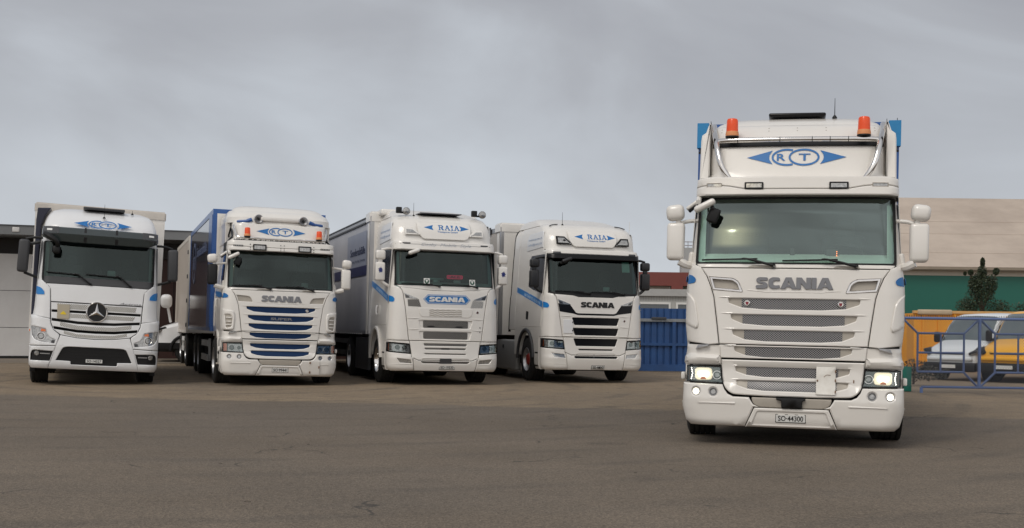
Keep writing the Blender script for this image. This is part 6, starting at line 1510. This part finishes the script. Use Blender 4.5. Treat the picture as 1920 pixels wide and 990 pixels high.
b = NB(); box(b, -.45, .45, -.4, .4, 0, 6.9); build('shaft', b, mat('tower grey', (.36, .38, .38), .6), mt, smooth=False)
b = NB()
for z in (7.05, 7.3): tube(b, [(-.6, -.4, z), (.6, -.4, z)], .03, 5)
for x in (-.6, 0, .6): tube(b, [(x, -.4, 6.9), (x, -.4, 7.35)], .03, 5)
build('railing', b, STEEL, mt)

# ------------------------------------------------------------------ green hall
gh = thing('green_hall', 'long green-walled hall with a broad stained beige roof, at the far right', 'building', (14.5, 60, 0))
b = NB(); box(b, 0, 42, 0, 20, -.3, 4.10); build('wall', b, mat('green cladding', (.008, .115, .085), .5, noise=.3, nscale=.4, ncol=(.006, .09, .07)), gh, smooth=False)
b = NB(); box(b, -.02, 42, -.03, 0, 4.10, 4.36); build('white_band', b, mat('cream band', (.46, .42, .36), .6), gh, smooth=False)
b = NB(); box(b, -.3, 42.3, -.45, -.25, 4.38, 4.52); box(b, -.3, 42.3, -.40, 0, 4.34, 4.37); build('gutter', b, mat('tan gutter', (.26, .215, .165), .5, noise=.5, nscale=2), gh, smooth=False)
m = mat('stained fibre roof', (.49, .41, .34), .75, noise=.9, nscale=.30, ncol=(.35, .285, .235))
b = NB(); v = [b.verts.new(p) for p in ((-.4, -.40, 4.50), (42.4, -.40, 4.50), (42.4, 10, 9.02), (-.4, 10, 9.02), (-.4, 20.4, 4.5), (42.4, 20.4, 4.5))]
b.faces.new(v[:4]); b.faces.new((v[3], v[2], v[5], v[4])); rf = build('roof', b, m, gh, smooth=False)
b = NB()
for t in (.18, .44, .62):
    y = -.4 + 10.4 * t; z = 4.5 + 4.52 * t; tube(b, [(-.4, y, z + .003), (42.4, y, z + .003)], .008, 4)
build('sheet_seams', b, mat('roof seam', (.31, .245, .195), .8), rf)

# ------------------------------------------------------------------ orange container
ob = thing('skip_container', 'large orange steel container with a rolled tarpaulin, standing behind the vans', 'container', (15.0, 45.5, -.12))
OR = mat('orange container paint', (.85, .36, .015), .5, noise=.5, nscale=1.1, ncol=(.66, .24, .01))
b = NB(); box(b, 0, 14, 0, 2.4, .1, 2.12); build('shell', b, OR, ob, smooth=False)
b = NB()
for k in range(24): box(b, .3 + k * .58, .38 + k * .58, -.06, 0, .15, 2.1)
build('ribs', b, OR, ob, smooth=False)
b = NB(); box(b, -.05, 14.05, -.09, .06, 2.12, 2.22); build('top_rail', b, mat('chalky orange rail', (.62, .33, .10), .6, noise=.6, nscale=5, ncol=(.55, .42, .25)), ob, smooth=False)
b = NB(); rbox(b, (.75, -.05, 2.16), (1.3, .16, .20), .06); build('rolled_tarpaulin', b, mat('beige sheet', (.48, .38, .26), .7, noise=.5, nscale=4), ob)

# ------------------------------------------------------------------ trees
def leafy(name, label, loc, blobs, n, size, c1, c2, stems, cat='tree', h=1.5):
    random.seed(len(label)); t = thing(name, label, cat, loc)
    b = NB()
    for P, r in stems: tube(b, P, r, 6, 3)
    build('trunk', b, mat(name + ' bark', (.07, .05, .035), .8), t)
    b = NB()
    for _ in range(n):
        c, rad = random.choice(blobs)
        d = Vector((random.gauss(0, 1), random.gauss(0, 1), random.gauss(0, 1))).normalized() * random.random() ** .4
        p = Vector(c) + Vector((d.x * rad[0], d.y * rad[1], d.z * rad[2]))
        a = Vector((random.gauss(0, 1), random.gauss(0, 1), random.gauss(0, 1))).normalized(); u_ = a.orthogonal().normalized(); w_ = a.cross(u_)
        s = size * random.uniform(.6, 1.3)
        q = [p - u_ * s, p + w_ * s * .5, p + u_ * s, p - w_ * s * .5]
        f = b.faces.new([b.verts.new(x) for x in q]); f.material_index = 0 if random.random() < .6 else 1
    build('crown', b, [mat(name + ' leaf dark', c1, .6), mat(name + ' leaf light', c2, .55)], t, smooth=False)
    return t
leafy('tree', 'dark green young tree with a thin leafy tip, in front of the green wall', (20.6, 53.5, 0),
      [((-.1, 0, 2.7), (.72, .5, .7)), ((-.1, 0, 2.7), (.72, .5, .7)), ((.0, 0, 3.25), (.62, .4, .6)), ((.0, 0, 3.25), (.62, .4, .6)), ((-.3, 0, 3.5), (.3, .3, .4)), ((.42, 0, 3.45), (.28, .3, .45)), ((0, 0, 3.9), (.22, .2, .4)), ((-.65, 0, 2.45), (.5, .4, .4)), ((.8, 0, 2.35), (.45, .4, .45)), ((-.5, 0, 3.95), (.12, .1, .12)), ((.62, 0, 4.0), (.14, .1, .16)), ((.02, 0, 4.4), (.10, .1, .22)), ((-.75, 0, 3.9), (.06, .06, .08))],
      15000, .038, (.020, .034, .018), (.045, .064, .026), [([(0, 0, 0), (.02, 0, 1.8), (-.02, 0, 3.0), (.02, 0, 4.5)], [.09, .07, .04, .01]), ([(0, 0, 2.2), (.4, 0, 3.2), (.62, 0, 4.0)], [.04, .02, .01]), ([(0, 0, 2.2), (-.35, 0, 3.2), (-.55, 0, 3.95)], [.04, .02, .01])])
leafy('shrub', 'low dark shrub beside the tree, above the orange container', (22.2, 53.0, 0), [((0, 0, 2.2), (.8, .5, .5)), ((.6, 0, 1.9), (.7, .5, .5)), ((0, 0, 1.2), (1.0, .6, .9))], 2200, .05, (.018, .035, .018), (.03, .055, .025), [([(0, 0, 0), (0, 0, 1.8)], [.06, .03])], 'shrub')
leafy('shrub', 'dark scrub at the foot of the gate beside the lead truck', (9.9, 30.0, 0), [((0, 0, .35), (.45, .4, .28)), ((-.5, 0, .30), (.4, .3, .22)), ((.5, .2, .28), (.5, .4, .2))], 1500, .035, (.03, .03, .022), (.07, .065, .05), [([(0, 0, 0), (0, 0, .3)], [.03, .02])], 'shrub')
# litter twigs and leaves on the asphalt
b = NB(); random.seed(3)
for _ in range(26):
    x, y = random.uniform(-5, 7), random.uniform(5.5, 19); L = random.uniform(.015, .05); a = random.uniform(-.6, .6)
    tube(b, [(x, y, .006), (x + L * math.cos(a) * .5, y + L * math.sin(a) * .5, .011), (x + L * math.cos(a), y + L * math.sin(a), .006)], .002, 4)
o = build('twig_litter', b, mat('dry twig', (.03, .024, .02), .8), None, kind='stuff', roll=False); o['label'] = 'scattered dry twigs and crumbs on the open asphalt'; o['category'] = 'litter'
